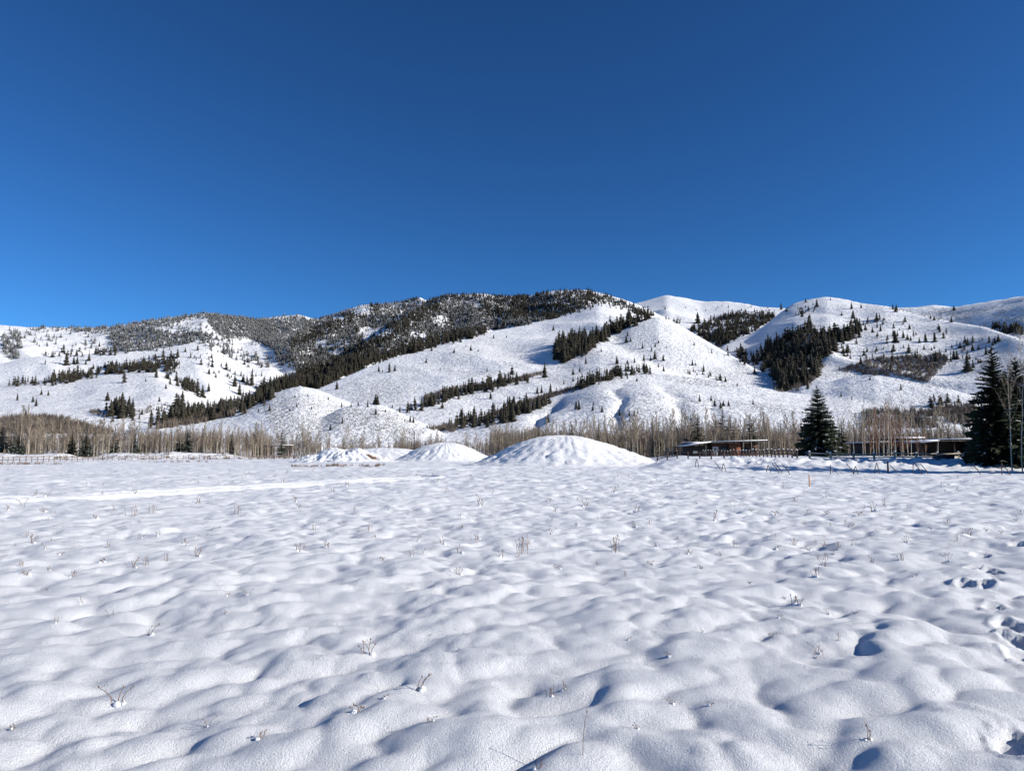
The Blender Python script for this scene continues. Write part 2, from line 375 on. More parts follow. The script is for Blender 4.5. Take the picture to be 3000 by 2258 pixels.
# name, crest points (u, v, distance), foot distance, back slope, profile power, crest rounding, relief, smoothing
RIDGES = [
 ('A', [(-900, 985, 3000), (-300, 955, 2900), (0, 955, 2850), (83, 962, 2800), (145, 962, 2800), (307, 962, 2750), (362, 955, 2700), (434, 942, 2700), (543, 926, 2700), (597, 918, 2700), (633, 922, 2700), (723, 934, 2750), (800, 950, 2800), (900, 1000, 2900)], 1500, .45, 1.05, 26, 1.0, 4),
 ('E', [(560, 1000, 3200), (680, 945, 3100), (750, 938, 3050), (877, 927, 3000), (924, 938, 3000), (967, 926, 3000), (1061, 895, 2950), (1097, 893, 2950), (1166, 888, 2950), (1231, 872, 2950), (1249, 884, 2900), (1311, 868, 2850), (1419, 862, 2800), (1455, 869, 2800), (1550, 868, 2750), (1619, 856, 2700), (1717, 853, 2700), (1771, 864, 2700), (1825, 880, 2700), (1870, 896, 2750), (1960, 940, 2800), (2050, 1010, 2800)], 1250, .5, 1.0, 22, 1.0, 3),
 ('E1', [(800, 1030, 2450), (840, 1010, 2350), (960, 955, 2400), (1040, 925, 2550), (1100, 902, 2700), (1170, 905, 2800), (1240, 930, 2850)], 1700, .8, 1.0, 20, 0.6, 4),
 ('E2', [(980, 1070, 2100), (1010, 1050, 2050), (1080, 1000, 2080), (1150, 955, 2150), (1230, 905, 2350), (1290, 885, 2500), (1340, 880, 2600), (1420, 900, 2700)], 1500, .8, 1.0, 20, 0.6, 4),
 ('B', [(-900, 1120, 2000), (-300, 1085, 2000), (0, 1071, 2000), (83, 1053, 2000), (127, 1047, 2000), (235, 1044, 1980), (340, 1036, 1980), (420, 1026, 1980), (500, 1010, 1980), (560, 996, 1980), (597, 991, 1980), (620, 993, 1970), (665, 1025, 1950), (720, 1050, 1900), (800, 1080, 1850), (860, 1120, 1800), (930, 1170, 1750)], 1250, .5, 1.05, 24, 1.0, 5),
 ('C', [(-900, 1190, 1400), (-300, 1150, 1450), (0, 1136, 1450), (119, 1124, 1450), (217, 1117, 1450), (307, 1097, 1450), (362, 1092, 1430), (434, 1090, 1400), (463, 1096, 1380), (510, 1118, 1350), (560, 1142, 1320), (600, 1165, 1300), (690, 1195, 1250), (800, 1240, 1200), (900, 1290, 1100)], 620, .5, 1.0, 24, 0.8, 6),
 ('D', [(700, 1275, 900), (800, 1230, 950), (900, 1166, 1050), (931, 1149, 1090), (1000, 1117, 1180), (1065, 1088, 1260), (1148, 1057, 1360), (1238, 1028, 1480), (1329, 998, 1600), (1419, 979, 1720), (1500, 966, 1820), (1590, 948, 1930), (1656, 927, 2020), (1724, 902, 2120), (1753, 893, 2160), (1800, 898, 2180), (1844, 908, 2180), (1900, 925, 2180), (1960, 960, 2150), (2060, 1040, 2100)], 640, .5, 1.0, 18, 0.45, 5),
 ('F', [(1100, 1262, 1000), (1202, 1209, 1050), (1292, 1176, 1100), (1437, 1139, 1180), (1550, 1113, 1230), (1590, 1090, 1260), (1645, 1067, 1300), (1717, 1034, 1350), (1768, 996, 1390), (1847, 951, 1430), (1890, 937, 1450), (1927, 932, 1450), (1965, 943, 1440), (2006, 965, 1420), (2079, 1008, 1370), (2151, 1051, 1310), (2223, 1089, 1250), (2256, 1107, 1220), (2330, 1165, 1150), (2420, 1260, 1050)], 860, .55, 1.0, 14, 0.7, 4),
 ('G', [(1180, 1330, 640), (1300, 1268, 680), (1400, 1240, 720), (1500, 1204, 770), (1590, 1167, 810), (1680, 1144, 840), (1753, 1114, 870), (1807, 1105, 880), (1900, 1101, 890), (2000, 1112, 890), (2100, 1126, 880), (2245, 1148, 860), (2374, 1170, 840), (2490, 1178, 820), (2600, 1200, 800), (2760, 1260, 760), (2900, 1320, 700)], 470, .35, .95, 14, 1.6, 6),
 ('H1', [(300, 1300, 640), (434, 1262, 660), (543, 1248, 680), (615, 1237, 690), (687, 1219, 700), (750, 1189, 710), (797, 1165, 715), (848, 1147, 720), (880, 1141, 720), (924, 1148, 720), (985, 1172, 715), (1040, 1196, 710), (1100, 1230, 700), (1180, 1290, 690)], 480, .5, 1.0, 10, 0.6, 4),
 ('H2', [(840, 1320, 560), (900, 1270, 575), (950, 1232, 590), (1000, 1203, 600), (1050, 1192, 610), (1112, 1193, 610), (1166, 1215, 600), (1220, 1241, 590), (1267, 1262, 580), (1330, 1300, 560)], 470, .5, 1.0, 8, 0.6, 4),
 ('J', [(1700, 960, 3300), (1800, 905, 3300), (1883, 886, 3300), (1952, 866, 3300), (2006, 875, 3280), (2057, 886, 3250), (2133, 886, 3200), (2187, 892, 3150), (2223, 901, 3100), (2300, 905, 3100), (2420, 930, 3000), (2560, 1000, 2900)], 1550, .5, 1.0, 24, 0.5, 4),
 ('I', [(2000, 1110, 1500), (2060, 1060, 1530), (2122, 1016, 1580), (2187, 991, 1640), (2241, 958, 1700), (2283, 922, 1760), (2309, 902, 1790), (2327, 891, 1800), (2363, 881, 1800), (2417, 872, 1800), (2471, 879, 1790), (2525, 893, 1760), (2598, 903, 1700), (2670, 922, 1640), (2779, 946, 1540), (2887, 963, 1430), (2960, 988, 1340), (3000, 1003, 1300), (3300, 1080, 1100), (3900, 1200, 900)], 860, .5, 1.05, 18, 0.8, 4),
 ('L', [(2480, 960, 2700), (2560, 915, 2700), (2600, 903, 2700), (2670, 903, 2700), (2740, 905, 2650), (2797, 902, 2600), (2887, 888, 2550), (3000, 868, 2500), (3300, 830, 2400), (3900, 850, 2300)], 1500, .5, 1.0, 18, 0.7, 3),
 ('N', [(2600, 920, 4600), (2680, 899, 4600), (2735, 891, 4600), (2770, 894, 4600), (2820, 903, 4600), (2900, 930, 4600)], 3300, .5, 1.0, 14, 0.4, 2),
 ('O', [(2240, 1190, 880), (2345, 1140, 900), (2435, 1125, 910), (2489, 1110, 910), (2562, 1105, 900), (2616, 1114, 890), (2706, 1132, 870), (2779, 1148, 850), (2851, 1168, 830), (3000, 1215, 780), (3200, 1290, 720)], 620, .4, 1.0, 12, 0.8, 4),
 ('P', [(2440, 1250, 640), (2562, 1207, 660), (2650, 1204, 660), (2742, 1216, 650), (2860, 1240, 640), (3000, 1270, 600), (3200, 1310, 560)], 480, .35, 1.0, 8, 0.6, 4),
]
NA2, NR2 = 880, 420
az2 = np.linspace(-AZ_MAX, AZ_MAX, NA2)
r2 = np.exp(np.linspace(math.log(148.0), math.log(5200.0), NR2))
AZ2, R2 = np.meshgrid(az2, r2)                    # rows = distance
X2 = R2 * np.sin(AZ2); Y2 = R2 * np.cos(AZ2)
Z2 = base_z(AZ2, R2)
nz_a = perlin(X2 / 260, Y2 / 260, 51); nz_b = perlin(X2 / 95, Y2 / 95, 52); nz_c = perlin(X2 / 38, Y2 / 38, 53)
wxx = X2 + 90 * nz_a; wyy = Y2 + 90 * perlin(X2 / 260 + 9, Y2 / 260, 56)
rid = 1 - np.abs(perlin(wxx / 210 + wyy / 520, wyy / 640, 54)) * 2.2       # gullies that run down the slopes
rid2 = 1 - np.abs(perlin(wxx / 80 + wyy / 260, wyy / 260, 55)) * 2.2
for name, pts, foot, sb, pw, k, rel, sm in RIDGES:
    tt, dd, a0, a1 = ridge(az2, pts, sm)
    zc = EYE + tt * dd
    edge = sstep(az2, a0 - 0.002, a0 + 0.004) * (1 - sstep(az2, a1 - 0.004, a1 + 0.002))
    s = (R2 - foot) / (dd - foot)[None, :]
    front = zc[None, :] * np.sign(s) * np.abs(s) ** pw + 3.0
    front = np.where(s < 0, -60, front)
    env = np.clip(s, 0, 1); env = 4 * env * (1 - env) ** 0.8
    H = np.maximum(zc, 20)[None, :]
    front = front + rel * env * H * (0.040 * nz_a + 0.014 * nz_b + 0.004 * nz_c + 0.030 * (rid - .5) + 0.007 * (rid2 - .5))
    back = zc[None, :] - sb * (R2 - dd[None, :])
    hgt = np.clip(0.5 + 0.5 * (back - front) / k, 0, 1)
    lay = back * (1 - hgt) + front * hgt - k * hgt * (1 - hgt) + k * 0.25
    lay = np.where(edge[None, :] > 0, lay - (1 - edge[None, :]) * 80, -200)
    kk = np.clip(R2 / 260, 1.2, 7)
    hh = np.clip(0.5 + 0.5 * (lay - Z2) / kk, 0, 1)
    Z2 = Z2 * (1 - hh) + lay * hh + kk * hh * (1 - hh)

# gullies cut into the front apron: their right walls lie in shade
gwarp = perlin(X2 / 60, Y2 / 60, 57); gw2 = perlin(X2 / 24, Y2 / 24, 58)
for uc, wpx, dep, top_, lean_ in [(1600, 60, 5.5, 800, 120), (1808, 34, 4.5, 790, 40), (1985, 60, 3.6, 850, -110), (2090, 36, 1.6, 760, -60)]:
    tr_ = np.clip((R2 - 470) / (top_ - 470), 0, 1.3)
    ac = px_dir(uc + lean_ * (tr_ - .5) + 22 * gwarp + 8 * gw2, 1325 + 0 * tr_)[0]
    w_ = wpx / FPX * (0.45 + 0.8 * tr_)
    Z2 = Z2 - dep * np.exp(-np.abs((AZ2 - ac) / w_ / .7) ** 1.5) * sstep(tr_, .0, .35) * (1 - sstep(tr_, .45, 1.15)) * np.clip(Z2 / 25, 0, 1)
NA1, NR1 = 630, 820
az1 = np.linspace(-AZ_MAX, AZ_MAX, NA1)
r1_ = np.exp(np.linspace(math.log(1.2), math.log(150.0), NR1))
AZ1, R1 = np.meshgrid(az1, r1_)
Z1 = base_z(AZ1, R1) + hummocks(AZ1, R1)
# the two sheets share their seam
seam = np.interp(az2, az1, Z1[-1]); wS = 1 - sstep(r2, 150, 165)
Z2 = Z2 * (1 - wS[:, None]) + (seam[None, :] - 0.06) * wS[:, None]

def grid_mesh(name, AZ, R, Z, mat):
    nr, na = AZ.shape
    V = np.stack([R * np.sin(AZ), R * np.cos(AZ), Z], -1).reshape(-1, 3)
    i = np.arange(nr * na).reshape(nr, na)
    F = np.stack([i[:-1, :-1], i[:-1, 1:], i[1:, 1:], i[1:, :-1]], -1).reshape(-1, 4)
    return new_mesh(name, V, F, mat, True)
tag(link('snow_field', grid_mesh('snow_field', AZ1, R1, Z1, M['field_snow'])), kind='structure')
tag(link('hills', grid_mesh('hills', AZ2, R2, Z2, M['hill_snow'])), kind='structure')
g = 16000.0
tag(link('ground', new_mesh('ground', [(-g, -g, -0.9), (g, -g, -0.9), (g, g, -0.9), (-g, g, -0.9)], np.array([[0, 1, 2, 3]]), M['field_snow'])), kind='structure')

def bilin(Z, azs, lr, az, r):
    fi = np.clip((np.log(r) - lr[0]) / (lr[-1] - lr[0]) * (len(lr) - 1), 0, len(lr) - 1.001)
    fj = np.clip((az - azs[0]) / (azs[-1] - azs[0]) * (len(azs) - 1), 0, len(azs) - 1.001)
    i = fi.astype(int); j = fj.astype(int); di = fi - i; dj = fj - j
    return (Z[i, j] * (1 - dj) + Z[i, j + 1] * dj) * (1 - di) + (Z[i + 1, j] * (1 - dj) + Z[i + 1, j + 1] * dj) * di
LR1, LR2 = np.log(r1_), np.log(r2)
def ground_z(x, y):
    x = np.atleast_1d(np.asarray(x, float)); y = np.atleast_1d(np.asarray(y, float))
    az = np.arctan2(x, y); r = np.hypot(x, y)
    return np.where(r < 150, bilin(Z1, az1, LR1, az, np.clip(r, 1.2, 150)), bilin(Z2, az2, LR2, az, np.clip(r, 148, 5200)))
def gz(x, y): return float(ground_z(x, y)[0])

def hit_hills(u, v):
    """where the rays of these pixels meet the hills; nan where they miss"""
    a, t = px_dir(u, v)
    fj = np.clip((a - az2[0]) / (az2[-1] - az2[0]) * (NA2 - 1), 0, NA2 - 1.001); j = fj.astype(int); dj = fj - j
    prof = Z2[:, j] * (1 - dj) + Z2[:, j + 1] * dj                    # distance x rays
    ray = EYE + t[None, :] * r2[:, None]
    above = (prof >= ray) & (r2[:, None] > 430)
    ok = above.any(0); k = above.argmax(0); k = np.maximum(k, 1)
    c = np.arange(len(a))
    d0 = ray[k - 1, c] - prof[k - 1, c]; d1 = prof[k, c] - ray[k, c]
    f = np.clip(d0 / np.maximum(d0 + d1, 1e-6), 0, 1)
    r = r2[k - 1] + (r2[k] - r2[k - 1]) * f
    z = prof[k - 1, c] + (prof[k, c] - prof[k - 1, c]) * f
    P = np.stack([r * np.sin(a), r * np.cos(a), z], -1); P[~ok] = np.nan
    return P
def at_depth(u, Y):
    """point on the ground in the column of a pixel, Y metres ahead"""
    x = (u - 1500) / FPX * Y / math.cos(PITCH) * 1.0
    x = (u - 1500) / FPX * (Y * math.cos(PITCH) + 0.0)
    return x, Y, gz(x, Y)
# ---------------------------------------------------------------- snow mounds in the field
def mound(name, u, Y, rx, ry, h, label, seed, rough=0.0, lobes=(), flutes=0.17):
    cx, cy, cz = at_depth(u, Y)
    n, mth = 64, 150
    rr = np.linspace(0, 1.0, n)[:, None]; th = np.linspace(0, 2 * np.pi, mth, endpoint=False)[None, :]
    out = 1 + 0.07 * perlin(np.cos(th) * 1.3, np.sin(th) * 1.3, seed)
    x = rr * np.cos(th) * rx * out; y = rr * np.sin(th) * ry * out
    prof = np.cos(np.clip(rr, 0, 1) * np.pi / 2) ** 1.6
    z = h * prof * np.ones_like(th)
    for (lx, ly, lr, lh) in lobes:
        z = z + lh * np.exp(-(((x - lx) ** 2 + (y - ly) ** 2) / lr ** 2)) * np.minimum(prof * 4, 1)
    env = np.clip(rr * 1.6, 0, 1) * np.clip((1 - rr) * 5, 0, 1)
    # shallow flutes run down the flanks, sage humps near the foot
    z = z + env * 1.3 * flutes * (perlin(th * 14 + 0.9 * perlin(x * .8, y * .8, seed + 4), rr * 2.2, seed + 1) * np.clip(h / 2.5, .3, 1) + 0.5 * perlin(th * 31, rr * 5, seed + 2))
    z = z + env * (0.06 + rough) * perlin(x * 1.3, y * 1.3, seed + 3) + env * (0.04 + rough * .5) * perlin(x * 3.1, y * 3.1, seed + 5)
    wx = cx + x; wy = cy + y
    edge = ground_z(wx.ravel(), wy.ravel()).reshape(wx.shape)
    wgt = sstep(rr, 0.80, 1.0)
    zz = (cz - 0.05) * (1 - wgt) + edge * wgt + z - 0.22 * sstep(rr, 0.93, 1.0)
    V = np.stack([x, y, zz - cz], -1).reshape(-1, 3)
    i = np.arange(n * mth).reshape(n, mth); j = np.roll(i, -1, 1)
    F = np.stack([i[:-1], i[1:], j[1:], j[:-1]], -1).reshape(-1, 4)
    return tag(link(name, new_mesh(name, V, F, M['mound_snow'], True), loc=(cx, cy, cz)), label, 'mound')
mound('snow_mound', 1662, 92, 13.4, 9.0, 3.75, 'largest rounded snow mound in the middle, fluted flanks, right of the other mounds', 3, 0.07, lobes=[(-5.5, -1, 3.5, .35), (4.5, -2, 3, -.25), (1, -5, 3, .2)])
mound('snow_mound', 1308, 138, 10.8, 7.0, 3.5, 'smaller smooth snow mound left of the largest one, with a pointed right foot', 5, 0.02, lobes=[(-6, 1, 3.5, .4)])
mound('snow_mound', 1130, 146, 17.0, 6.0, 2.6, 'long low snow bank joining the small mound to the churned heap', 6, 0.03)
heap = mound('snow_heap', 1010, 132, 10.0, 4.6, 2.3, 'rough churned snow heap with bare brown soil, leftmost of the field mounds', 8, 0.20, lobes=[(-2.4, -.4, 1.3, .35), (2.6, -.8, 1.4, .35), (.4, -.6, .9, -.3)], flutes=.32)
b_ = MB()
for k in range(9):
    x = 4.3 + .2 * k + random.uniform(-.1, .1); y = -1.85 - .03 * k + random.uniform(-.1, .1)
    zt = 2.3 * math.cos(min(1, math.hypot(x / 10., y / 4.6)) * math.pi / 2) ** 1.6 + .1
    b_.tube([(x - .2, y + .1, zt - .12), (x, y, zt + .10), (x + .25, y - .1, zt - .14)], [0.10, 0.2, 0.08], 6)
b_.build('soil_patch', M['soil'], heap)

# ---------------------------------------------------------------- tree templates
def conifer_arrays(h, R, whorls, per, seed, droop=0.35, seg=2):
    """crown of drooping fans: verts, tris"""
    rn = random.Random(seed); V = []; T = []
    for w in range(whorls):
        f = (w + rn.uniform(-.25, .25)) / whorls
        f = min(max(f, 0.0), 0.985)
        z0 = h * (0.06 + 0.94 * f)
        rad = R * (1 - f) ** 0.82 * rn.uniform(0.8, 1.1) + 0.02 * R
        a0 = rn.uniform(0, 6.28)
        for b in range(per):
            a = a0 + 2 * math.pi * b / per + rn.uniform(-.25, .25)
            rr = rad * rn.uniform(0.72, 1.12); ca, sa = math.cos(a), math.sin(a)
            wd = rr * math.tan(math.pi / per) * rn.uniform(0.75, 1.15)
            zt = z0 - rr * droop * rn.uniform(.5, 1.3); zm = z0 - rr * droop * .35
            th = h / whorls * rn.uniform(0.9, 1.5)
            n = len(V)
            V += [(0, 0, z0 + th * .55), (ca * rr * .62 - sa * wd, sa * rr * .62 + ca * wd, zm - th * .15), (ca * rr, sa * rr, zt),
                  (ca * rr * .62 + sa * wd, sa * rr * .62 - ca * wd, zm - th * .15), (ca * rr * .45, sa * rr * .45, zm - th * .55)]
            T += [(n, n + 1, n + 2), (n, n + 2, n + 3)] + ([(n + 4, n + 2, n + 1), (n + 4, n + 3, n + 2)] if seg > 1 else [])
    return np.array(V, np.float32), np.array(T, np.int32)

def forest_mesh(name, pts, hts, wids, variants, mat, small=None, lim=0):
    """many small trees joined into one mesh"""
    VV = []; TT = []; off = 0
    if small:
        far_ = np.hypot(pts[:, 0], pts[:, 1]) > lim; nv = len(variants); variants = list(variants) + list(small)
        pick = np.where(far_, RNG.integers(nv, len(variants), len(pts)), RNG.integers(0, nv, len(pts)))
    else: pick = RNG.integers(0, len(variants), len(pts))
    rot = RNG.uniform(0, 6.28, len(pts))
    for k, (v, t) in enumerate(variants):
        ix = np.where(pick == k)[0]
        if not len(ix): continue
        c = np.cos(rot[ix])[:, None]; s = np.sin(rot[ix])[:, None]
        x = (v[None, :, 0] * c - v[None, :, 1] * s) * wids[ix][:, None] + pts[ix, 0][:, None]
        y = (v[None, :, 0] * s + v[None, :, 1] * c) * wids[ix][:, None] + pts[ix, 1][:, None]
        z = v[None, :, 2] * hts[ix][:, None] + pts[ix, 2][:, None] - 0.4
        VV.append(np.stack([x, y, z], -1).reshape(-1, 3))
        TT.append((t[None] + (np.arange(len(ix)) * len(v))[:, None, None] + off).reshape(-1, 3)); off += len(ix) * len(v)
    return new_mesh(name, np.concatenate(VV), np.concatenate(TT), mat)

def spruce(h, R, seed, whorls=26, per=9, snow=0.3, gap=0.0, steps=6, bare=0.03):
    """detailed spruce: crown, trunk and lying-snow meshes"""
    rn = random.Random(seed); V = []; T = []; SV = []; ST = []
    for w in range(whorls):
        f = (w + rn.uniform(-.3, .3)) / whorls; f = min(max(f, 0), .985)
        rad = R * ((1 - f) ** 0.78) * rn.uniform(.82, 1.08) + .03 * R
        nb = max(5, int(per * (0.55 + 0.45 * (1 - f)))); a0 = rn.uniform(0, 6.28)
        for b in range(nb):
            if rn.random() < gap: continue
            a = a0 + 6.2832 * b / nb + rn.uniform(-.4, .4); ca, sa = math.cos(a), math.sin(a)
            z0 = h * (bare + (1 - bare) * min(max(f + rn.uniform(-.7, .7) / whorls, 0), .99))
            L = rad * rn.uniform(.7, 1.12); up = 0.55 * f - 0.12; dr = rn.uniform(.26, .48) * (1 - f)
            prev = None
            for k in range(steps + 1):
                t = k / steps; rr = L * t
                zz = z0 + L * (up * t - dr * t * t + 0.16 * (1 - f) * t ** 4)
                side = L * 0.36 * math.sin(min(1, t * 1.15 + .12) * math.pi * .9) * rn.uniform(.7, 1.2) + 0.02
                if k:
                    p = prev; n = len(V)
                    j = lambda s: rn.uniform(-s, s) * L
                    # two side fans, a hanging fan and a tip
                    V += [p, (ca * rr - sa * side + j(.05), sa * rr + ca * side + j(.05), zz - .10 * L * rn.uniform(.2, 1)),
                          (ca * (rr + L * .10), sa * (rr + L * .10), zz),
                          (ca * rr + sa * side + j(.05), sa * rr - ca * side + j(.05), zz - .10 * L * rn.uniform(.2, 1)),
                          (ca * (rr - .05 * L) + j(.04), sa * (rr - .05 * L) + j(.04), zz - (.12 + .10 * (1 - f)) * L * rn.uniform(.4, 1.1) - .03)]
                    T += [(n, n + 1, n + 2), (n, n + 2, n + 3), (n, n + 4, n + 2)]
                    if rn.random() < snow and t > .35:
                        n = len(SV); e = .05 + .02 * L
                        q = rn.uniform(.45, .8)
                        SV += [(p[0], p[1], p[2] + e), (ca * rr - sa * side * q, sa * rr + ca * side * q, zz + e * .35),
                               (ca * (rr + L * .07), sa * (rr + L * .07), zz + e), (ca * rr + sa * side * q, sa * rr - ca * side * q, zz + e * .35)]
                        ST += [(n, n + 1, n + 2), (n, n + 2, n + 3)]
                prev = (ca * rr, sa * rr, zz)
    tr = MB(); tr.tube([(0, 0, -.6), (0.02, 0, h * .4), (0, .02, h * .8), (0, 0, h * 1.01)], [h * .018 + .03, h * .013 + .02, h * .006, .01], 7)
    res = dict(crown=new_mesh('crown', V, np.array(T), M['needles']), trunk=tr.mesh('trunk', M['trunk'], True))
    res['snow'] = new_mesh('lying_snow', SV, np.array(ST), M['packed_snow']) if ST else None
    return res

def place_parts(name, parts, loc, rz, sc, label, cat, group=None):
    e = link(name, None, loc=loc, rz=rz, scale=sc)
    tag(e, label, cat, group)
    for k, me in parts.items():
        if me is not None:
            po_ = link({'snow': 'lying_snow'}.get(k, k), me, e)
            if k == 'snow': po_['kind'] = 'stuff'
    return e

def aspen(h, seed, lean=0.05, nbr=26, twigs=8, first=.42, tw=0.016, spread=.5, rtr=None):
    rn = random.Random(seed); tr = MB(); cr = MB()
    rt = rtr or h * .0105 + .03
    la = rn.uniform(0, 6.28); pts = []
    for k in range(8):
        t = k / 7
        pts.append((math.cos(la) * lean * h * t * t + rn.uniform(-.16, .16) * t, math.sin(la) * lean * h * t * t + rn.uniform(-.04, .04) * t, -.4 + (h + .4) * t))
    tr.tube(pts, [rt * (1 - .95 * (k / 7) ** .9) for k in range(8)], 6)
    for b in range(nbr):
        t = first + (1 - first) * (b + rn.random()) / nbr
        k = min(int(t * 7), 6); fr = t * 7 - k
        p = Vector(pts[k]).lerp(Vector(pts[k + 1]), fr)
        a = rn.uniform(0, 6.28); L = h * .20 * (1.15 - t) * rn.uniform(.6, 1.3) / .6 * spread * 1.6
        d = Vector((math.cos(a) * spread, math.sin(a) * spread, rn.uniform(.55, 1.0))).normalized()
        mid = p + d * L * .55; tip = p + d * L + Vector((0, 0, L * .18))
        cr.tube([p, mid, tip], [rt * .32 * (1.2 - t) + .012, rt * .16 * (1.2 - t) + .010, .006], 3, cap=False)
        for q in range(twigs):
            s = rn.uniform(.25, 1.0); s0 = p.lerp(tip, s)
            e = Vector((rn.uniform(-1, 1), rn.uniform(-1, 1), rn.uniform(.3, 1.3))).normalized() * L * rn.uniform(.22, .5)
            o1 = e.orthogonal().normalized() * tw; o2 = e.cross(o1).normalized() * tw
            cr.add([tuple(s0 + o1), tuple(s0 - o1 * .5 + o2), tuple(s0 - o1 * .5 - o2), tuple(s0 + e)], tris=[(0, 1, 3), (1, 2, 3), (2, 0, 3)])
    return tr, cr

def aspen_set(seed, mat='twigs', **k):
    tr, cr = aspen(10.0, seed, **k)
    return dict(trunk=tr.mesh('trunk', M['pale_bark' if mat == 'twigs' else 'aspen_bark'], True), crown=cr.mesh('crown', M[mat]))

# ---------------------------------------------------------------- conifers on the hills
def inpoly(P, n):
    P = np.array(P, float); lo = P.min(0); hi = P.max(0); out = []
    tot = 0
    for _ in range(60):
        q = RNG.uniform(lo, hi, (n * 2 + 20, 2)); x, y = q[:, 0], q[:, 1]; ins = np.zeros(len(q), bool)
        for (ax, ay), (bx, by) in zip(P, np.roll(P, -1, 0)):
            c = (ay > y) != (by > y)
            ins ^= c & (x < (bx - ax) * (y - ay) / (by - ay + 1e-9) + ax)
        out.append(q[ins]); tot += ins.sum()
        if tot >= n: break
    return np.concatenate(out)[:n]
def zm(k, P):          # points read off the four enlarged strips of the photograph
    ox = {1: 0, 2: 750, 3: 1500, 4: 2200}[k]
    return [(ox + x * .36166, 820 + y * .36166) for x, y in P]
